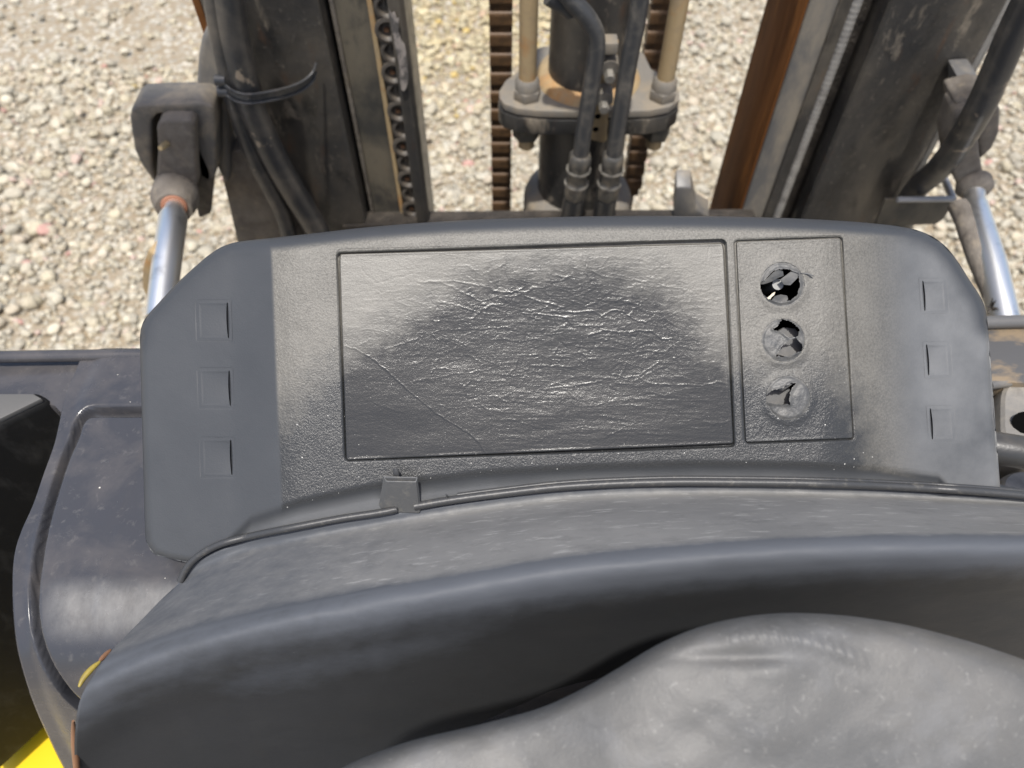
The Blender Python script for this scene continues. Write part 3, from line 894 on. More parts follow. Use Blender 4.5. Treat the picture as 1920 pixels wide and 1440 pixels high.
thin_poly('torn_edge', [(1436, 560), (1444, 554), (1449, 549), (1454, 547), (1452, 553), (1447, 557), (1444, 562)], [.0004, .0, -.0003, -.0003, -.0002, 0, .0004], M['torn_edge'], b0, 0.0004)
thin_poly('torn_flap', [(1500, 511), (1507, 511), (1514, 511), (1522, 514), (1528, 518), (1524, 518), (1514, 514), (1503, 513)], [.0006, .0008, .0012, .0016, .002, .002, .0012, .0006], M['flap'], b0, 0.0004)
prism('switch_face', P(np.array([1452., 1470, 1492, 1505, 1504, 1478, 1450]), np.array([625., 613, 616, 630, 662, 671, 664]), np.full(7, D0 + 0.0026)), FV * 0.003, M['switch'], b1, 0.0004, 1)
prism('switch_face', P(np.array([1434., 1448, 1480, 1486, 1484, 1450, 1434]), np.array([742., 728, 726, 738, 760, 760, 757]), np.full(7, D0 + 0.0024)), FV * 0.003, M['switch'], b2, 0.0004, 1)
thin_poly('torn_flap', [(1455, 730), (1462, 722), (1476, 718), (1488, 719), (1478, 726), (1468, 733)], [-.0006, .0001, .0004, .0002, -.0008, -.001], M['flap'], b2)

# ---- grip recesses in the wings
for tb in TABS:
    cx, cy, w, h_, sg = tb
    def tab_h(U, Vv, XX, YY, w=w, h_=h_, sg=sg):
        arc = 1 - np.clip(np.abs(YY) / (h_ / 2), 0, 1) ** 2
        side = np.clip(XX * sg / w + 0.5, 0, 1)
        slit = np.exp(-((XX * sg - (w / 2 - 4.2)) / (0.4 + 1.5 * arc)) ** 4) * sstep(0.02, 0.25, arc)
        return -(0.0001 + 0.0012 * side ** 1.5) * arc - 0.0045 * slit + 0.0005 * np.exp(-((XX * sg - w / 2 + 0.6) / 1.0) ** 2) * arc
    patch('wing_recess', tab_rect(tb), tab_h, [M['panel'], M['panel']], panel, lip=3, coarse=2.0, fine=0.40, gw=0.2, r=1.2, groove=0.0, level=0.0)

# ---- column shroud: one domed cover between gasket and the rolled crest
SC = [  # (curve px, depth) from the gasket towards the operator
    ([(352, 1062), (395, 1022), (480, 996), (640, 965), (790, 941), (1050, 908), (1300, 899), (1600, 905), (1980, 930)], 0.440),
    ([(338, 1092), (372, 1048), (470, 1009), (640, 976), (790, 952), (1050, 918), (1300, 909), (1600, 914), (1980, 939)], 0.418),
    ([(300, 1128), (370, 1075), (480, 1035), (640, 1003), (800, 976), (1050, 942), (1300, 930), (1600, 932), (1980, 950)], 0.400),
    ([(250, 1180), (360, 1125), (480, 1085), (640, 1050), (800, 1020), (1050, 983), (1300, 966), (1600, 962), (1980, 972)], 0.368),
    ([(205, 1226), (330, 1178), (470, 1140), (640, 1104), (800, 1073), (1050, 1032), (1300, 1008), (1600, 995), (1980, 995)], 0.338),
    ([(178, 1262), (300, 1208), (460, 1162), (640, 1123), (800, 1092), (1050, 1050), (1300, 1025), (1600, 1008), (1980, 1006)], 0.329),
    ([(160, 1290), (290, 1234), (450, 1186), (640, 1147), (800, 1116), (1050, 1074), (1300, 1048), (1600, 1030), (1980, 1026)], 0.3245),
    ([(148, 1320), (280, 1262), (440, 1213), (640, 1174), (800, 1143), (1050, 1101), (1300, 1073), (1600, 1054), (1980, 1048)], 0.3265),
    ([(142, 1360), (275, 1296), (435, 1244), (640, 1204), (800, 1172), (1050, 1129), (1300, 1100), (1600, 1080), (1980, 1072)], 0.335),
    ([(140, 1420), (275, 1350), (435, 1296), (640, 1252), (800, 1218), (1050, 1172), (1300, 1140), (1600, 1118), (1980, 1108)], 0.358),
    ([(150, 1560), (290, 1500), (450, 1440), (640, 1394), (800, 1356), (1050, 1300), (1300, 1260), (1600, 1236), (1980, 1222)], 0.440),
    ([(260, 1680), (360, 1640), (500, 1590), (660, 1550), (800, 1510), (1050, 1460), (1300, 1420), (1600, 1390), (1980, 1370)], 0.60),
]
rows = []
for c, d in SC:
    q = catmull(c, 180)
    dd = d + 0.010 * ((q[:, 0] - 1250) / 1000) ** 2
    rows.append(np.concatenate([q, dd[:, None]], 1))
rows = np.array(rows)                                # (curves, 180, 3)
pd_ = lambda u, v: 0.40 - H(np.clip(u, 300, 1850), np.minimum(v, 1040))
edge_d = pd_(rows[1, :, 0], rows[1, :, 1] - 6)
rows[0, :, 2] = edge_d + 0.022
rows[1, :, 2] = edge_d + 0.0030
rows[2, :, 2] = 0.72 * edge_d + 0.28 * rows[2, :, 2]
dense = np.stack([catmull(rows[:, j, :], 150) for j in range(180)], 1)
dense[..., 2] += 0.0005 * fbm(dense[..., 0] / 90, dense[..., 1] / 60, 101, 3)
pts = P(dense[..., 0], dense[..., 1], dense[..., 2])
# close the left end by wrapping it round the side
lft = [pts[:, :1] + np.array([-0.0015, 0.0, -0.0035]), pts[:, :1] + np.array([0.0, 0.006, -0.022]), pts[:, :1] + np.array([0.010, 0.016, -0.09])]
lft[0] = pts[:, :1] * 1 + (-FV * -0.004) + np.array([-0.0012, 0, 0]); lft[1] = pts[:, :1] + FV * 0.016; lft[2] = pts[:, :1] + FV * 0.09 + np.array([0.008, 0, 0])
rgt = [pts[:, -1:] + FV * 0.016, pts[:, -1:] + FV * 0.09]
pts = np.concatenate([lft[2], lft[1], lft[0], pts] + rgt, 1)
dust_sheen = np.interp(np.linspace(0, len(SC) - 1, 150), [0, 1.0, 2.0, 3.9, 5.0, 7.2, 9.2, 12], [0.3, 0.4, 1.05, 1.15, 0.52, 0.44, -0.1, -0.1])[:, None] * np.ones((1, 185))
rw_ = np.linspace(0, len(SC) - 1, 150)[:, None]
du_ = np.concatenate([dense[:, :1, 0]] * 3 + [dense[..., 0]] + [dense[:, -1:, 0]] * 2, 1)
dust_sheen = dust_sheen + 0.42 * np.exp(-((rw_ - 8.9) / 0.35) ** 2) * sstep(340, 520, du_) * sstep(1050, 700, du_)  # softer streak of painted sheen on the front face
dust_sheen = dust_sheen * (0.66 + 0.34 * sstep(420, 1000, np.concatenate([dense[:, :1, 0]] * 3 + [dense[..., 0]] + [dense[:, -1:, 0]] * 2, 1)))
shroud = gridmesh('column_shroud', pts, M['shroud'], truck, attr=('dust', dust_sheen))
# reflections of the yellow paint, put on the left edge as coloured streaks
def refl_streak(name, px, d, mat, r):
    q = catmull(px, 24)
    pth = P(q[:, 0], q[:, 1], np.linspace(d[0], d[1], 24))
    rad = r * np.sin(np.linspace(0.12, math.pi - 0.12, 24)) ** 0.5
    return tube(name, pth, rad, mat, shroud, 10)
M['chip_o'] = surf('orange_chip', (0.27, 0.135, 0.07), 0.5, layers=[((0.10, 0.07, 0.05), 60, 0.5, 0.7, 0.6, None)])
M['chip_y'] = surf('yellow_chip', (0.34, 0.26, 0.045), 0.5, layers=[((0.14, 0.10, 0.04), 60, 0.5, 0.7, 0.6, None)])
refl_streak('paint_chip', [(208, 1218), (196, 1230), (186, 1240)], (0.3540, 0.3470), M['chip_o'], 0.0012)
refl_streak('paint_chip', [(188, 1240), (172, 1254), (158, 1270), (148, 1288)], (0.3465, 0.3385), M['chip_y'], 0.0014)
refl_streak('paint_chip', [(137, 1352), (140, 1390), (143, 1430), (146, 1480)], (0.352, 0.387), M['chip_o'], 0.0017)

# gasket between panel and shroud, with the folded end standing up
gk = catmull(GASK, 160)
gd = pd_(gk[:, 0], gk[:, 1] - 6) - 0.0016
left_g = gk[:, 0] < 742
lp = np.concatenate([P(gk[left_g, 0], gk[left_g, 1], gd[left_g]), P(np.array([742.0, 752, 762]), np.array([951.0, 942, 934]), pd_(np.array([742., 752, 762]), np.array([948., 940, 932])) + np.array([0.0005, 0.003, 0.005]))])
gasket = tube('rubber_gasket', lp, 0.0019, M['rubber'], shroud, 12)
rg = gk[:, 0] > 770
rp = P(gk[rg, 0], gk[rg, 1] - 1, gd[rg] - 0.0004)
tube('rubber_gasket', rp, 0.0021, M['rubber'], shroud, 12)
hl = (gk[:, 0] > 850)
tube('gasket_bead', P(gk[hl, 0], gk[hl, 1] - 9, gd[hl] + 0.0006), 0.0011, M['rubber'], shroud, 8)
# folded end: a flattened open loop of rubber standing on edge
def fold():
    def loop(x0, x1, x2, x3, yt, yb, n=40):
        """rounded quadrilateral outline, clockwise, in photo pixels"""
        c = [(x0, yt), (x1, yt + 1.5), (x3, yb + 1.5), (x2, yb)]
        out = []
        for i_ in range(4):
            p_, q_ = np.array(c[i_], float), np.array(c[(i_ + 1) % 4], float)
            for f_ in np.linspace(0.06, 0.94, n // 4):
                out.append(p_ * (1 - f_) + q_ * f_)
        return np.array(out)
    lo_top, lo_bot = loop(719, 783, 724, 780, 893, 903), loop(709, 790, 716, 786, 953, 960)
    rows_ = []
    ct, cb = lo_top.mean(0), lo_bot.mean(0)
    for (f_, sc_) in ((1.0, 1.0), (0.6, 1.0), (0.0, 1.0), (0.0, 0.90), (0.5, 0.88), (0.9, 0.86)):
        px_ = lo_top * (1 - f_) + lo_bot * f_
        cc = ct * (1 - f_) + cb * f_
        px_ = cc + (px_ - cc) * np.array([0.5 + 0.5 * sc_, sc_ if sc_ == 1.0 else 0.62])
        rows_.append(P(px_[:, 0], px_[:, 1], np.full(len(px_), 0.3895 * (1 - f_) + 0.4040 * f_)))
    a_ = np.array(rows_)
    return np.concatenate([a_, a_[:, :1]], 1)
M['clip'] = surf('dusty_rubber', (0.105, 0.107, 0.108), 0.42, layers=[((0.20, 0.19, 0.17), 160, 0.5, 0.7, 0.6, None)], bumps=[(700, 0.3, 0.0004, None)])
o = gridmesh('gasket_end', fold(), M['clip'], shroud, angle=38)
o['label'] = 'folded rubber end standing up from the gasket'
prism('gasket_tail', P(np.array([736., 742, 747, 749, 744, 738]), np.array([878., 877, 880, 897, 899, 897]), np.array([.389, .389, .389, .392, .392, .392])), FV * 0.0012, M['rubber'], shroud, 0.0004)
thin = P(np.array([835., 842, 850, 842]), np.array([926., 931, 943, 943]), np.array([.398, .400, .404, .404]))
prism('gasket_shred', thin, FV * 0.0008, M['rubber'], shroud, 0.0002, 1)
prism('gasket_shred', P(np.array([812., 826, 846, 830]), np.array([940., 937, 938, 941]), np.array([.402, .401, .402, .403])), FV * 0.0006, M['rubber'], shroud, 0.0002, 1)

# ---- steering hub in the near foreground
OUTL = np.array([(560, 1500), (640, 1440), (760, 1392), (900, 1358), (1010, 1328), (1090, 1292), (1160, 1252), (1240, 1205), (1330, 1170), (1440, 1151), (1560, 1152),
                 (1680, 1168), (1780, 1192), (1860, 1216), (1940, 1246), (2060, 1310), (2180, 1430), (2220, 1600), (2120, 1780), (1850, 1900), (1450, 1940), (1000, 1900), (700, 1800), (560, 1660), (560, 1500)], float)
oc = catmull(OUTL, 520)
oc[-1] = oc[0]
cen = np.array([1420.0, 1640.0])
rws = []
for fk, dd in ((0.86, 0.36), (0.93, 0.31), (0.988, 0.287), (1.0, 0.279), (0.987, 0.271), (0.960, 0.2645), (0.92, 0.2605), (0.84, 0.2575), (0.70, 0.2545), (0.4, 0.251), (0.01, 0.250)):
    q = cen + (oc - cen) * fk
    rws.append(np.concatenate([q, np.full((len(q), 1), dd)], 1))
rws = np.array(rws)
dn = np.stack([catmull(rws[:, j], 110) for j in range(rws.shape[1])], 1)
# hollow between the raised boss and the flange on the left
uu, vv = dn[..., 0], dn[..., 1]
dn[..., 2] += 0.010 * sstep(1250, 950, uu) + 0.0022 * np.exp(-((uu - 1370) / 120) ** 2 - ((vv - 1232) / 16) ** 2)
dn[..., 2] += 0.0012 * fbm(uu / 160, vv / 120, 121, 3)
# ribbed finger ridge moulded into the hub
rc_ = np.interp(uu, [1340, 1372, 1430, 1495, 1560, 1625, 1660], [1196, 1192, 1188, 1197, 1217, 1246, 1266])
env_ = np.exp(-((vv - rc_) / 15) ** 2) * sstep(1345, 1400, uu) * sstep(1650, 1590, uu)
dn[..., 2] -= env_ * (0.0012 + 0.00045 * np.sin(2 * math.pi * (uu - 0.4 * (vv - rc_)) / 21))
hp_ = P(dn[..., 0], dn[..., 1], dn[..., 2])
hc_ = hp_[0].mean(0)
neck = [hc_ + (hp_[:1] - hc_) * f_ + np.array([0, 0.02 * g_, -0.10 * g_]) for f_, g_ in ((0.55, 2.0), (0.6, 0.7), (0.85, 0.15))]
hub = gridmesh('steering_hub', np.concatenate(neck + [hp_], 0), M['hub'], truck)
# ---- cowl left of the panel: level top that rolls down towards the operator
ZC, YB, RB = 1.205, 0.160, 0.055
def cprof(s):
    """s = 0 at the roll start, negative forward; returns y, z and normal"""
    s = np.asarray(s, float)
    a = np.clip(s / RB, 0, math.radians(78))
    y = np.where(s <= 0, YB - s, YB - RB * np.sin(a))
    z = np.where(s <= 0, ZC, ZC - RB * (1 - np.cos(a)))
    ex = np.clip(s - RB * math.radians(78), 0, None)
    y = y - ex * math.cos(math.radians(78)); z = z - ex * math.sin(math.radians(78))
    return y, z, -np.sin(a), np.cos(a)
sv = np.concatenate([np.linspace(-0.160, -0.001, 130), np.linspace(0, 0.075, 110), np.linspace(0.077, 0.25, 50)])
EDGE = np.array([(148, 668), (140, 690), (120, 738), (101, 820), (80, 880), (60, 940), (38, 990), (24, 1035), (20, 1085), (22, 1150), (32, 1230), (55, 1310), (85, 1380), (120, 1450), (170, 1540)], float)
yy, zz, ny, nz = cprof(sv)
rel = np.stack([np.zeros_like(yy), yy, zz], 1) - CAM
dep = rel @ FV
vrow = 720 - FPX * (rel @ UV) / dep
EDGE = catmull(EDGE, 120)
uL = np.interp(vrow, EDGE[:, 1], EDGE[:, 0])
xL = (uL - 960) / FPX * dep
tx = np.linspace(0, 1, 240) ** 1.15
X = xL[:, None] + tx[None] * (0.12 - xL)[:, None]
pts = np.stack([X, np.repeat(yy[:, None], 240, 1), np.repeat(zz[:, None], 240, 1)], -1)
pu, pv = proj(pts)
GRV = catmull([(420, 772), (262, 773), (185, 772), (160, 778), (146, 796), (138, 822), (120, 862), (98, 930), (80, 1000), (68, 1070), (64, 1130), (72, 1190), (92, 1245), (122, 1290), (150, 1318), (190, 1345)], 90)
dgr = pdist(pu, pv, GRV)
ledge = pdist(pu, pv, EDGE)
disp = -0.010 * sstep(13, 5, dgr) - 0.0022 * sstep(60, 18, ledge) ** 2 + 0.0004 * fbm(X * 30, pts[..., 1] * 30, 131, 3)
inner = inpoly(pu, pv, [tuple(p) for p in GRV] + [(500, 1345), (500, 772)])
disp = disp + np.where(inner, 0.0028 * sstep(7, 16, dgr), 0)
nrm = np.stack([np.zeros_like(X), np.repeat(ny[:, None], 240, 1), np.repeat(nz[:, None], 240, 1)], -1)
pts = pts + nrm * disp[..., None]
l1 = pts[:, :1] + np.array([-0.002, 0, -0.003]); l2 = pts[:, :1] + np.array([-0.002, 0, -0.05])
b1 = None
full = np.concatenate([l2, l1, pts], 1)
back = full[:1] + np.array([0, 0.002, -0.06])
full = np.concatenate([back, full], 0)
s_full = np.concatenate([[sv[0]], sv])
gleam_at = 0.46 * (sstep(0.0, 0.014, s_full) * sstep(0.040, 0.024, s_full))[:, None] * np.ones((1, full.shape[1]))  # where the painted reflection band lies along the roll
gleam_at *= sstep(60, 130, proj(full)[0])
cowl = gridmesh('dash_cowl', full, M['cowl'], truck, attr=('dust', np.nan_to_num(gleam_at)))
# back lip and the lower shelf beside it
prism('cowl_shelf', PZ(np.array([-160., 262, 262, 160, 128, 100, -160]), np.array([668., 664, 690, 720, 790, 760, 740]), 1.195), (0, 0, -0.02), M['cowl'], cowl, 0.002)
lipc = PZ(np.array([-160., 0, 130, 300]), np.array([669., 669, 667, 665]), 1.203)
tube('cowl_lip', lipc, 0.0042, M['cowl'], cowl, 10)
# black box beyond the cowl edge, yellow body below it
top = PZ(np.array([-700., 70, 94, 0, -190, -700]), np.array([735., 733, 748, 795, 930, 1290]), 1.20)
bx = prism('console_box', top, (0, 0, -0.335), M['box'], truck, 0.006, 3)
prism('box_lid', PZ(np.array([-690., 62, 78, -4, -190, -690]), np.array([740., 738, 747, 787, 915, 1260]), 1.2025), (0, 0, -0.004), M['box_top'], bx, 0.001)
prism('body_panel', PZ(np.array([-150., 0, 90, 190, 190, -150]), np.array([1540., 1405, 1325, 1345, 1700, 1700]), 0.84), (0, 0, -0.25), M['yellow'], truck, 0.006)
prism('floor_plate', PZ(np.array([40., 92, 200, 210, 120, 96]), np.array([1338., 1290, 1300, 1400, 1362, 1346]), 0.87), (0, 0, -0.015), M['boot'], truck, 0.002)

# ---- right side: cowl strip, lever boots, lever tube
prism('cowl_strip', PZ(np.array([1800., 1990, 1990, 1800]), np.array([600., 596, 720, 716]), 1.17), (0, 0, -0.03), M['cowl_dirty'], truck, 0.004)
tube('cowl_lip', PZ(np.array([1800., 1990]), np.array([606., 601]), 1.174), 0.005, M['paint_grey'], truck, 10)
def boot(cx, cy, w, h_, z, hh, mat, name):
    a = np.linspace(0, 2 * math.pi, 48, endpoint=False)
    bm = bmesh.new()
    sx = np.sign(np.cos(a)) * np.abs(np.cos(a)) ** 0.5; sy = np.sign(np.sin(a)) * np.abs(np.sin(a)) ** 0.5
    prev = None
    for kz, sc_ in ((-0.10, 1.0), (-0.02, 1.0), (-0.008, 0.99), (-0.002, 0.95), (0.0, 0.88), (0.0, 0.5)):
        ring = [bm.verts.new(tuple(PZ(np.array(cx + w * sc_ * p), np.array(cy + h_ * sc_ * q), z) + np.array([0, 0, kz]))) for p, q in zip(sx, sy)]
        if prev:
            for i in range(48):
                bm.faces.new((prev[i], prev[(i + 1) % 48], ring[(i + 1) % 48], ring[i]))
        prev = ring
    bm.faces.new(prev)
    return bm_obj(name, bm, mat, truck)
lb = boot(1962, 775, 88, 72, 1.165, 0, M['boot'], 'lever_boot')
tube('boot_hole', [PZ(np.array(1921.), np.array(792.), 1.170), PZ(np.array(1921.), np.array(792.), 1.160)], 0.0075, M['black'], lb, 16)
boot(1955, 925, 80, 46, 1.150, 0, M['boot'], 'lever_boot')
for k, (a0, a1) in enumerate((((1850, 690), (1990, 676)), ((1852, 706), (1990, 694)), ((1856, 722), (1990, 712)))):
    tube('boot_rib', PZ(np.array([a0[0], (a0[0] + a1[0]) / 2, a1[0]], float), np.array([a0[1], (a0[1] + a1[1]) / 2 - 5, a1[1]], float), 1.166), 0.0036, M['paint_grey'], lb, 10)
tube('lever_tube', P(np.array([1780., 1880, 1930, 2020]), np.array([826., 842, 850, 868]), np.array([0.50, 0.49, 0.488, 0.485])), 0.0105, M['hose'], truck, 18)
# dark underside closing the dash below
prism('dash_floor', PZ(np.array([1700., 2100, 2100, 1700]), np.array([640., 640, 1100, 1100]), 1.06), (0, 0, -0.02), M['mud_dark'], truck, 0.003)

# ------------------------------------------------------------------ the mast
XM, YM = 0.095, 0.80
ZT, ZB = 2.05, 0.12
def rail(name, prof, mat, z0=ZB, z1=ZT, bevel=0.003, seg=3, parent=truck, sg=1):
    top = [(XM + sg * (x - XM), y, z1) for x, y in prof]
    return prism(name, top, (0, 0, z0 - z1), mat, parent, bevel, seg, 45)
for sg in (1, -1):
    xr_ = 0.366 if sg > 0 else 0.3795
    inner_r = rail('inner_rail', [(0.3165, YM), (xr_, YM), (xr_, 0.816), (0.334, 0.816), (0.334, 0.918), (0.366, 0.918), (0.366, 0.934), (0.3165, 0.934)], M['paint_dusty'] if sg < 0 else M['paint_grey'], sg=sg)
    # worn running face of the rail
    rail('rail_face', [(0.3135, YM + 0.004), (0.3164, YM + 0.004), (0.3164, 0.930), (0.3135, 0.930)], M['rust'] if sg > 0 else M['paint'], bevel=0.0005, seg=1, parent=inner_r, sg=sg)
    if sg < 0: rail('rail_lip', [(0.3800, 0.803), (0.3850, 0.803), (0.3850, 0.811), (0.3800, 0.811)], M['mud'], bevel=0.001, seg=1, parent=inner_r, sg=sg)
    gap = rail('rail_web', [(0.3665, 0.8165), (0.388, 0.812), (0.388, 0.93), (0.3665, 0.93)], M['mud_dark'], bevel=0.001, seg=1, sg=sg)
    outer = rail('outer_rail', [(0.389, 0.776), (0.500, 0.776), (0.510, 0.779), (0.515, 0.786), (0.517, 0.798), (0.517, 0.95), (0.389, 0.95)], M['paint'], bevel=0.004, seg=3, sg=sg)
    # weld runs beside the rails
    def weld(x, y, r, mat, par):
        zz_ = np.arange(ZB + 0.4, 1.5, 0.0022)
        path = np.stack([np.full_like(zz_, XM + sg * (x - XM)), np.full_like(zz_, y), zz_], 1)
        return tube('weld_bead', path, r * (1 + 0.05 * np.sin(zz_ * 2 * math.pi / 0.0066) + 0.06 * vnoise(zz_ * 90, zz_ * 0, 9)), mat, par, 8)
    if sg > 0: weld(0.3655, YM - 0.001, 0.0062, M['weld'], inner_r)
    if sg > 0: rail('rail_strip', [(0.346, YM - 0.0035), (0.3605, YM - 0.0035), (0.3605, YM - 0.0002), (0.346, YM - 0.0002)], M['paint'], bevel=0.001, seg=1, parent=inner_r, sg=sg)

# chain lying along the inside of the left rail, plates facing back
def link_mesh():
    bm = bmesh.new()
    n = 16
    rings = [(0.0150, 0.0024), (0.0146, -0.0014), (0.0112, -0.0022), (0.0090, -0.0006), (0.0078, 0.0022), (0.0050, 0.0030)]
    prev = None
    for r_, y_ in rings:
        cur = [bm.verts.new((r_ * math.cos(2 * math.pi * q / n), y_, r_ * math.sin(2 * math.pi * q / n))) for q in range(n)]
        if prev:
            for q in range(n):
                bm.faces.new((prev[q], prev[(q + 1) % n], cur[(q + 1) % n], cur[q]))
        prev = cur
    bm.faces.new(prev)
    bm_prism([(-0.0105, 0.0028, 0.026), (0.0105, 0.0028, 0.026), (0.0105, 0.0028, 0.0), (-0.0105, 0.0028, 0.0)], (0, 0.003, 0), 0, 1, bm)
    bmesh.ops.recalc_face_normals(bm, faces=bm.faces[:])
    me = bpy.data.meshes.new('chain_link'); bm.to_mesh(me); bm.free()
    for p in me.polygons: p.use_smooth = True
    me.set_sharp_from_angle(angle=math.radians(50))
    me.materials.append(M['link'])
    return me
lm = link_mesh()
pin_me = bpy.data.meshes.new('link_pin')
Vp, Fp = tube_data([(0, -0.0005, 0), (0, 0.008, 0)], 0.0030, 10)
pin_me.from_pydata([tuple(v) for v in Vp], [], Fp); pin_me.materials.append(M['rust_dark'])
schain = tube('side_chain', [(-0.1345, 0.7975, ZB + 0.3), (-0.1345, 0.7975, 1.6)], 0.0035, M['link'], truck, 8)
k = 0
for zc in np.arange(0.80, 1.30, 0.0255):
    o = bpy.data.objects.new('chain_link', lm); COL.objects.link(o); o.parent = schain
    o.location = (-0.1330 + (0.0012 if k % 2 else -0.0012), 0.7915 + (0.0014 if k % 2 else 0), zc)
    if k % 2 == 0:
        p_ = bpy.data.objects.new('link_pin', pin_me); COL.objects.link(p_); p_.parent = schain
        p_.location = (-0.1362, 0.7925, zc + 0.0005)
    k += 1
# guard strip with flaking paint between chain and opening
strip = rail('chain_guard', [(-0.1290, 0.776), (-0.117, 0.776), (-0.112, 0.784), (-0.112, 0.80), (-0.1195, 0.80), (-0.1290, 0.789)], M['paint'], z0=0.5, z1=1.6, bevel=0.002)
rust_edge = rail('rust_seam', [(-0.1535, YM - 0.003), (-0.1478, YM - 0.003), (-0.1478, YM - 0.0003), (-0.1535, YM - 0.0003)], M['rust_rod'], z0=0.5, z1=1.6, bevel=0.0008, seg=1)
flake = PY(np.array([728., 734, 739, 744, 748, 747, 753, 759, 764, 766, 762, 757, 752, 749, 748, 741, 738, 733, 730]), np.array([14., 26, 22, 36, 34, 60, 78, 84, 120, 148, 166, 172, 168, 150, 120, 92, 70, 52, 32]), 0.7716)
o = prism('bare_patch', flake, (0, 0.0012, 0), M['bare'], strip, 0.0003, 1)

# ---- lift cylinder and its flange
def circ(cx, cy, r, z, n=40):
    return [(cx + r * math.cos(2 * math.pi * i / n), cy + r * math.sin(2 * math.pi * i / n), z) for i in range(n)]
CX, CY = 0.095, 0.868
cyl = tube('lift_cylinder', [(CX, CY, 0.12), (CX, CY, 0.86), (CX, CY, 1.045), (CX, CY, 1.046), (CX, CY, 2.0)], [0.058, 0.058, 0.058, 0.050, 0.050], M['paint'], truck, 48)
tube('cylinder_base', [(CX, CY - 0.004, 0.3), (CX, CY - 0.004, 0.862), (CX, CY - 0.004, 0.872), (CX, CY - 0.004, 0.879)], [0.078, 0.078, 0.074, 0.058], M['dustysteel'], cyl, 40)
ZF = 1.052
def flange_outline(grow=0.0, sag=0.0):
    q = []
    ctrl = [(-0.016, 0.838), (-0.0155, 0.824), (-0.010, 0.812), (0.006, 0.803), (0.03, 0.7985), (0.06, 0.797), (0.13, 0.797), (0.165, 0.7985), (0.19, 0.806), (0.204, 0.82), (0.206, 0.838),
            (0.198, 0.862), (0.176, 0.885), (0.170, 0.92), (0.15, 0.935), (0.04, 0.935), (0.02, 0.92), (0.012, 0.885), (-0.008, 0.86)]
    for x, y in ctrl:
        q.append((CX + (x - CX) * (1 + grow), CY + (y - CY) * (1 + grow)))
    return q
fl = prism('cylinder_flange', [(x, y, ZF) for x, y in flange_outline()], (0, 0, -0.010), M['dustysteel'], cyl, 0.002, 2)
prism('lower_flange', [(x, y, ZF - 0.0125) for x, y in flange_outline(0.01)], (0, 0, -0.022), M['paint'], cyl, 0.003, 2)
tube('flange_boss', [(CX, CY, ZF - 0.001), (CX, CY, ZF + 0.006), (CX, CY, ZF + 0.010)], [0.066, 0.062, 0.0515], M['rust_rod'], cyl, 40)
def hexnut(name, c, r, h_, mat, parent, rot=0.2):
    top = [(c[0] + r * math.cos(rot + math.pi / 3 * i), c[1] + r * math.sin(rot + math.pi / 3 * i), c[2] + h_) for i in range(6)]
    return prism(name, top, (0, 0, -h_), mat, parent, 0.0012, 2)
for bxp in (0.0185, 0.1835):
    by = 0.826
    rod = tube('flange_rod', [(bxp, by, ZF + 0.001), (bxp, by, 1.7)], 0.0105, M['rust_rod'], cyl, 24)
    tube('rod_collar', [(bxp, by, ZF + 0.012), (bxp, by, ZF + 0.022), (bxp, by, ZF + 0.026)], [0.0148, 0.0148, 0.0115], M['dustysteel'], cyl, 24)
    hexnut('hex_nut', (bxp, by, ZF), 0.0175, 0.012, M['dustysteel'], cyl, 0.35)
    hexnut('hex_nut', (bxp, by, ZF - 0.056), 0.0180, 0.021, M['paint_dusty'], cyl, 0.1)
    tube('stud_end', [(bxp, by, ZF - 0.072), (bxp, by, ZF - 0.054)], 0.0105, M['rust_rod'], cyl, 16)

# ---- lift chains beside the cylinder, seen on edge
def lift_chain(x0, x1, y):
    root = tube('lift_chain', [(x0, y + 0.006, 1.7), (x1, y + 0.006, 0.5)], 0.0045, M['chain'], truck, 8)
    tube('chain_core', [(x0 - 0.002, y + 0.004, 1.6), (x1 + 0.0005, y + 0.004, 0.5)], 0.0098, M['chain'], root, 8)
    bm = bmesh.new()
    # one link stack seen from behind: plates side by side across x
    for j in range(5):
        xo = -0.0095 + j * 0.0046
        pts_ = []
        for kk in range(9):
            a = math.pi * kk / 8
            pts_.append((xo, 0.009 * math.cos(a), 0.006 + 0.0075 * math.sin(a)))
        for kk in range(9):
            a = math.pi + math.pi * kk / 8
            pts_.append((xo, 0.009 * math.cos(a), -0.006 + 0.0075 * math.sin(a)))
        bm_prism(pts_, (0.0044, 0, 0), 0, 1, bm)
    bmesh.ops.recalc_face_normals(bm, faces=bm.faces[:])
    me = bpy.data.meshes.new('chain_link'); bm.to_mesh(me); bm.free(); me.materials.append(M['chain'])
    me2 = me.copy(); me2.materials.clear(); me2.materials.append(M['chain_worn'])
    kk = 0
    for zc in np.arange(0.80, 1.32, 0.0135):
        o = bpy.data.objects.new('chain_link', me2 if kk % 2 else me); COL.objects.link(o); o.parent = root
        tq = (1.7 - zc) / 1.2
        o.scale = (1.24, 1.3, 0.92) if kk % 2 else (1.0, 1.0, 1.05)
        o.location = (x0 + (x1 - x0) * tq - (0.0004 if kk % 2 else 0.0), y, zc)
        kk += 1
lift_chain(-0.010, -0.021, 0.905)
lift_chain(0.190, 0.186, 0.955)

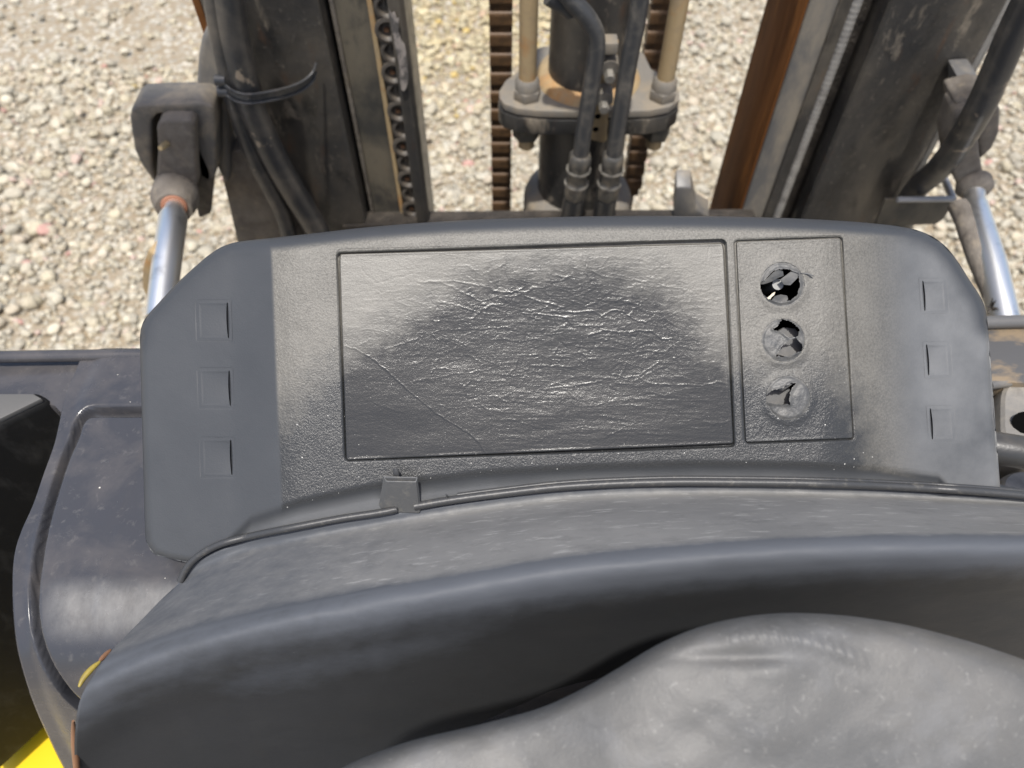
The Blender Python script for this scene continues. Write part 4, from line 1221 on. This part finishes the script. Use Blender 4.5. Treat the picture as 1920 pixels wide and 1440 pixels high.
# ---- hydraulic pipes in front of the cylinder
def pipe(px, y, r, name='hydraulic_pipe'):
    q = catmull([(a, b) for a, b in px], 60)
    ys = np.full(60, y) if np.isscalar(y) else np.interp(np.linspace(0, 1, 60), np.linspace(0, 1, len(y)), y)
    return tube(name, PY(q[:, 0], q[:, 1], ys), r, M['pipe'], truck, 18)
p1 = pipe([(1052, -22), (1075, 4), (1100, 32), (1116, 62), (1118, 95), (1112, 140), (1102, 200), (1094, 250), (1088, 296)], 0.772, 0.0098)
p2 = pipe([(1205, -40), (1197, 20), (1188, 70), (1180, 110), (1170, 170), (1160, 230), (1150, 296)], 0.772, 0.0098)
def fitting(pp, u0, v0, u1, v1):
    def at(f_): return PY(np.array(u0 + (u1 - u0) * f_), np.array(v0 + (v1 - v0) * f_), 0.772)
    f = tube('hose_fitting', [at(0), at(0.04), at(0.26), at(0.28), at(0.5), at(0.52)], [0.0118, 0.0148, 0.0148, 0.0128, 0.0128, 0.0128], M['fitting'], pp, 6)
    tube('hose_fitting', [at(0.50), at(0.53), at(0.75), at(0.80)], [0.0132, 0.0152, 0.0152, 0.0122], M['fitting'], pp, 6)
    for c in (0.28, 0.53):
        tube('fitting_ring', [at(c - 0.012), at(c + 0.012)], [0.0156, 0.0156], M['bolt'], pp, 20)
    tube('hose_end', [at(0.78), at(1.0), at(1.6)], [0.0138, 0.0138, 0.0138], M['hose'], pp, 18)
fitting(p1, 1089, 288, 1073, 392)
fitting(p2, 1151, 288, 1134, 392)
tube('pipe_elbow', PY(np.array([1032., 1050, 1066, 1074]), np.array([-14., -2, 6, 24]), 0.782), [0.013, 0.013, 0.013, 0.010], M['pipe'], p1, 14)
# clamp strip with two bolts between the pipes
cs_ = PY(np.array([1130., 1160, 1158, 1142, 1138, 1132, 1108, 1112]), np.array([78., 78, 104, 190, 262, 268, 262, 190]), 0.795)
clamp = prism('pipe_clamp', cs_, (0, 0.005, 0), M['rust_rod'], truck, 0.001)
prism('clamp_block', PY(np.array([1129., 1160, 1158, 1127]), np.array([82., 82, 104, 104]), 0.775), (0, 0.02, 0), M['dustysteel'], clamp, 0.002)
for (a, b) in ((1141, 122), (1131, 180)):
    c = PY(np.array(float(a)), np.array(float(b)), 0.792)
    tube('clamp_bolt', [c + np.array([0, 0.002, 0.006]), c + np.array([0, -0.014, 0.004])], [0.0105, 0.0105], M['dustysteel'], clamp, 24)
    tube('clamp_bolt', [c + np.array([0, -0.012, -0.001]), c + np.array([0, -0.024, -0.003])], [0.0062, 0.0058], M['bolt'], clamp, 6)
for (a, b) in ((1121, 219), (1117, 243)):
    c = PY(np.array(float(a)), np.array(float(b)), 0.7944)
    tube('clamp_hole', [c, c + np.array([0, 0.004, 0])], 0.0035, M['black'], clamp, 12)

# ---- mast foot cross member and tab
cross = prism('cross_member', PY(np.array([640., 1420, 1420, 640]), np.array([424., 419, 520, 520]), 0.772), (0, 0.03, 0.0), M['mud_dark'], truck, 0.004)
prism('stop_tab', PY(np.array([1262., 1268, 1296, 1304, 1330, 1268]), np.array([405., 352, 352, 392, 408, 408]), 0.785), (0, 0.022, 0.012), M['paint_grey'], cross, 0.002)

# ---- left side: tilt bracket ear, muddy plate, hoses
ear = prism('tilt_bracket', PY(np.array([392., 378, 371, 368, 370, 377, 388, 402, 424, 432, 428, 412]), np.array([48., 70, 105, 150, 190, 225, 270, 305, 350, 330, 60, 30]), 0.735), (0.0, 0.075, 0.0), M['paint_grey'], truck, 0.006, 3)
prism('mud_plate', PY(np.array([409., 450, 560, 600, 560, 448, 420, 412]), np.array([295., 280, 400, 470, 490, 470, 350, 320]), 0.742), (0, 0.03, 0), M['mud'], ear, 0.004)
hz = [([(398, -40), (408, 40), (424, 120), (440, 190), (456, 240), (480, 300), (506, 350), (530, 400), (550, 470)], 0.0105, 0.724),
      ([(424, -40), (434, 40), (450, 120), (466, 185), (488, 240), (517, 300), (551, 360), (588, 420), (618, 480)], 0.0150, 0.724)]
for q, r_, y_ in hz:
    c = catmull(q, 70)
    tube('hydraulic_hose', PY(c[:, 0], c[:, 1], y_), r_, M['hose'], truck, 18)
# rusty strip on the rail's outer edge
rail('edge_strip', [(-0.3275, 0.7725), (-0.3195, 0.7725), (-0.3195, 0.7755), (-0.3275, 0.7755)], M['rust'], z0=1.05, z1=1.6, bevel=0.0005, seg=1)
# cable tie round rail and hoses: a thing of its own
tie = bpy.data.objects.new('cable_tie', None); COL.objects.link(tie)
tag(tie, 'black cable tie strapping hoses to the left mast rail', 'cable tie')
for dv in (0, 17):
    q = catmull([(404, 140 + dv), (414, 150 + dv), (428, 164 + dv), (446, 174 + dv), (470, 177 + dv), (505, 172 + dv), (540, 164 + dv), (568, 152 + dv), (586, 136 + dv), (593, 118 + dv)], 60)
    yb = np.interp(q[:, 0], [400, 430, 470, 520, 560, 595], [0.722, 0.708, 0.706, 0.722, 0.745, 0.768])
    tube('strap', PY(q[:, 0], q[:, 1], yb), 0.0016, M['tie'], tie, 8)
q = catmull([(414, 158), (428, 172), (446, 182), (470, 185), (505, 180), (540, 172), (568, 160), (588, 144)], 50)
yb = np.interp(q[:, 0], [400, 430, 470, 520, 560, 595], [0.724, 0.7095, 0.7075, 0.7235, 0.7465, 0.769])
pa = PY(q[:, 0], q[:, 1] - 8, yb); pb = PY(q[:, 0], q[:, 1] + 8, yb)
gridmesh('strap_band', np.stack([pa, pb]), M['tie'], tie)
for (a, b) in ((413, 150), (418, 172)):
    c = PY(np.array(float(a)), np.array(float(b)), 0.715)
    tube('tie_head', [c + np.array([-0.005, 0, 0]), c + np.array([0.006, 0, 0])], 0.0055, M['tie'], tie, 10)

# ---- tilt cylinders, left and right
def tilt(sg):
    if sg < 0:
        yk = [(243, 222), (245, 206), (257, 197), (300, 195), (378, 193), (400, 200), (404, 250), (404, 330), (392, 345), (372, 330), (366, 300), (364, 228), (352, 214), (296, 214), (284, 226), (285, 300), (292, 348), (266, 312), (252, 282), (246, 245)]
    else:
        yk = [(1790, 190), (1836, 178), (1862, 182), (1876, 205), (1874, 250), (1860, 280), (1838, 300), (1834, 262), (1836, 222), (1826, 205), (1800, 210), (1790, 225)]
    a = np.array(yk, float)
    root = prism('tilt_yoke', PY(a[:, 0], a[:, 1], 0.700), (0, 0.040, 0.0), M['yoke'] if sg < 0 else M['mud'], truck, 0.004, 3)
    if sg < 0:
        prism('yoke_back', PY(np.array([270., 380, 400, 380, 300]), np.array([205., 205, 330, 350, 350]), 0.738), (0, 0.006, 0), M['mud_dark'], root, 0.002)  # dark plate added to darken the yoke's open inside
    if sg < 0:
        tongue = [(293, 240), (297, 230), (309, 225), (357, 226), (364, 232), (366, 290), (369, 345), (366, 358), (292, 358), (294, 310), (296, 280)]
        a = np.array(tongue, float)
        prism('rod_eye', PY(a[:, 0], a[:, 1], 0.684), (0, 0.022, 0.0), M['mud'], root, 0.004, 3)
        prism('yoke_arm', PY(np.array([362., 398, 402, 396, 372, 366]), np.array([240., 320, 345, 402, 412, 380]), 0.70), (0, 0.05, 0.02), M['mud_dark'], root, 0.004, 2)  # dark block standing in for shade on the right arm
        c = PY(np.array(313.), np.array(269.), 0.683)
        tube('grease_nipple', [c, c + np.array([-0.002, -0.008, 0.002]), c + np.array([-0.003, -0.012, 0.003])], [0.0036, 0.0036, 0.0026], M['brass'], root, 12)
        ax = [(330, 352), (328, 372), (326, 392)]
        a = np.array(ax, float)
        A = PY(a[:, 0], a[:, 1], np.array([0.690, 0.665, 0.645]))
        tube('rod_collar', [A[0], A[1], A[2]], [0.0235, 0.0255, 0.019], M['mud'], root, 28)
        lug = PY(np.array(292.), np.array(382.), 0.655)
        tube('collar_bolt', [lug, lug + np.array([0.02, 0.004, 0])], 0.0075, M['mud'], root, 10)
        rp_ = PY(np.array([327., 326, 324.5, 313, 300]), np.array([384., 402, 410, 490, 600]), np.array([0.648, 0.628, 0.618, 0.56, 0.49]))
        tube('seal_ring', [rp_[0], rp_[0] * 0.75 + rp_[1] * 0.25], [0.0150, 0.0125], M['ring'], root, 24)
        tube('piston_rod', [rp_[0], rp_[1], rp_[1] * 0.8 + rp_[2] * 0.2, rp_[2], rp_[3], rp_[4]], [0.0098, 0.0098, 0.0128, 0.0148, 0.0145, 0.0140], M['chrome'], root, 32)
        prism('rusty_lug', PY(np.array([276., 290, 296, 300, 296, 280, 266, 266]), np.array([470., 478, 500, 560, 640, 570, 540, 505]), 0.56), (0.01, 0.03, 0), M['rust_rod'], root, 0.003)
    else:
        a = np.array([(1792, 215), (1820, 205), (1834, 225), (1838, 290), (1846, 330), (1848, 352), (1796, 350), (1782, 320), (1776, 270)], float)
        prism('rod_eye', PY(a[:, 0], a[:, 1], 0.685), (0, 0.04, 0.0), M['mud'], root, 0.005, 3)
        rp_ = PY(np.array([1826., 1827, 1828, 1829, 1832, 1858, 1886]), np.array([338., 352, 362, 378, 400, 490, 610]), np.array([0.69, 0.68, 0.672, 0.66, 0.64, 0.565, 0.49]))
        tube('rod_collar', [rp_[0], rp_[1], rp_[2]], [0.018, 0.0195, 0.013], M['mud'], root, 28)
        tube('piston_rod', [rp_[2], rp_[3], rp_[4] * 0.35 + rp_[3] * 0.65, rp_[4], rp_[5], rp_[6]], [0.0105, 0.0105, 0.0125, 0.0135, 0.0145, 0.0145], M['chrome'], root, 32)
        rb = PY(np.array([1796., 1808, 1832, 1866, 1880]), np.array([385., 410, 480, 560, 600]), np.array([0.652, 0.632, 0.575, 0.522, 0.50]))
        tube('rod_shield', rb, 0.0105, M['mud'], root, 20)  # extra tube standing for the rod's own dirty left side
    return root
tilt(-1)
tilt(1)
# bracket and hose on the right
br_ = PY(np.array([1681., 1783, 1790, 1790, 1768, 1765, 1752]), np.array([368., 368, 372, 380, 418, 419, 424]), 0.715)
hb = prism('hose_bracket', PY(np.array([1660., 1784, 1790, 1768, 1754, 1640]), np.array([374., 374, 380, 412, 421, 424]), 0.716), (0, 0.004, 0), M['paint_dusty'], truck, 0.001)
def bar(p0, p1, y0, y1, hh, mat, par, name):
    a = PY(np.array([p0[0], p1[0]], float), np.array([p0[1], p1[1]], float), np.array([y0, y1]))
    return tube(name, a, hh, mat, par, 8)
M['edge'] = surf('bright_edge_paint', (0.40, 0.40, 0.40), 0.4)
bar((1683, 374), (1788, 373), 0.714, 0.714, 0.0036, M['edge'], hb, 'bracket_edge')
bar((1788, 373), (1764, 316), 0.714, 0.772, 0.0036, M['edge'], hb, 'bracket_edge')
prism('bracket_side', [tuple(p) for p in PY(np.array([1788., 1764, 1764, 1786]), np.array([376., 318, 340, 392]), np.array([0.715, 0.772, 0.772, 0.715]))], (0.003, 0, 0), M['paint'], hb, 0.0)
c = catmull([(1960, -60), (1905, 50), (1870, 130), (1838, 200), (1800, 265), (1758, 318), (1722, 350), (1700, 385), (1690, 430)], 80)
tube('hydraulic_hose', PY(c[:, 0], c[:, 1], np.interp(c[:, 1], [-60, 200, 300, 350, 430], [0.655, 0.655, 0.690, 0.735, 0.755])), 0.0138, M['hose'], truck, 20)
# plate edge behind the right tilt yoke
prism('tilt_bracket', PY(np.array([1798., 1838, 1842, 1798]), np.array([150., 148, 185, 190]), 0.735), (0, 0.04, 0), M['paint_grey'], truck, 0.004)
rail('edge_strip', [(0.5115, 0.7835), (0.5195, 0.7800), (0.5200, 0.83), (0.5175, 0.83)], M['weld'], z0=0.7, z1=1.6, bevel=0.0005, seg=1)  # pale strip standing in for the sky reflection along this edge

# dry sprig caught on the right rod
sp = bpy.data.objects.new('dry_sprig', None); COL.objects.link(sp)
tag(sp, 'small dark dry sprig caught against the right chrome rod', 'sprig')
c0 = PY(np.array(1858.), np.array(577.), 0.505)
for (du, dv) in ((9, -14), (14, 2), (-6, 10), (3, -18), (-8, -3), (12, 8)):
    c1 = PY(np.array(1858. + du), np.array(577. + dv), 0.500)
    tube('stem', [c0, c0 * 0.5 + c1 * 0.5, c1], [0.0013, 0.0011, 0.0004], M['mud_dark'], sp, 6)

# ---- overhead guard frame, seat and floor round the operator (out of view; seat and floor added to block ground reflections)
ZG = 2.06
gd_ = box('overhead_guard', (-0.69, 0.40, ZG), (0.87, 0.46, ZG + 0.05), M['paint'], truck, 0.006)
for xx in (-0.66, 0.84):
    box('guard_rail', (xx - 0.03, -1.25, ZG - 0.01), (xx + 0.03, 0.398, ZG + 0.05), M['paint'], gd_, 0.006)
    box('guard_post', (xx - 0.03, -1.25, 0.45), (xx + 0.03, -1.18, ZG - 0.012), M['paint'], gd_, 0.006)
box('guard_crossbar', (-0.629, -1.22, ZG), (0.809, -1.18, ZG + 0.04), M['paint'], gd_, 0.003)
box('floor_mat', (-0.42, -0.36, 0.50), (0.60, 0.30, 0.52), M['box'], truck, 0.004)
seat = box('operator_seat', (-0.18, -0.92, 0.86), (0.36, -0.38, 1.00), M['box'], truck, 0.04, 4)
box('seat_back', (-0.17, -1.06, 0.95), (0.35, -0.93, 1.42), M['box'], seat, 0.04, 4)
box('engine_hood', (-0.40, -1.15, 0.50), (0.58, -0.37, 0.855), M['box'], truck, 0.02, 3)
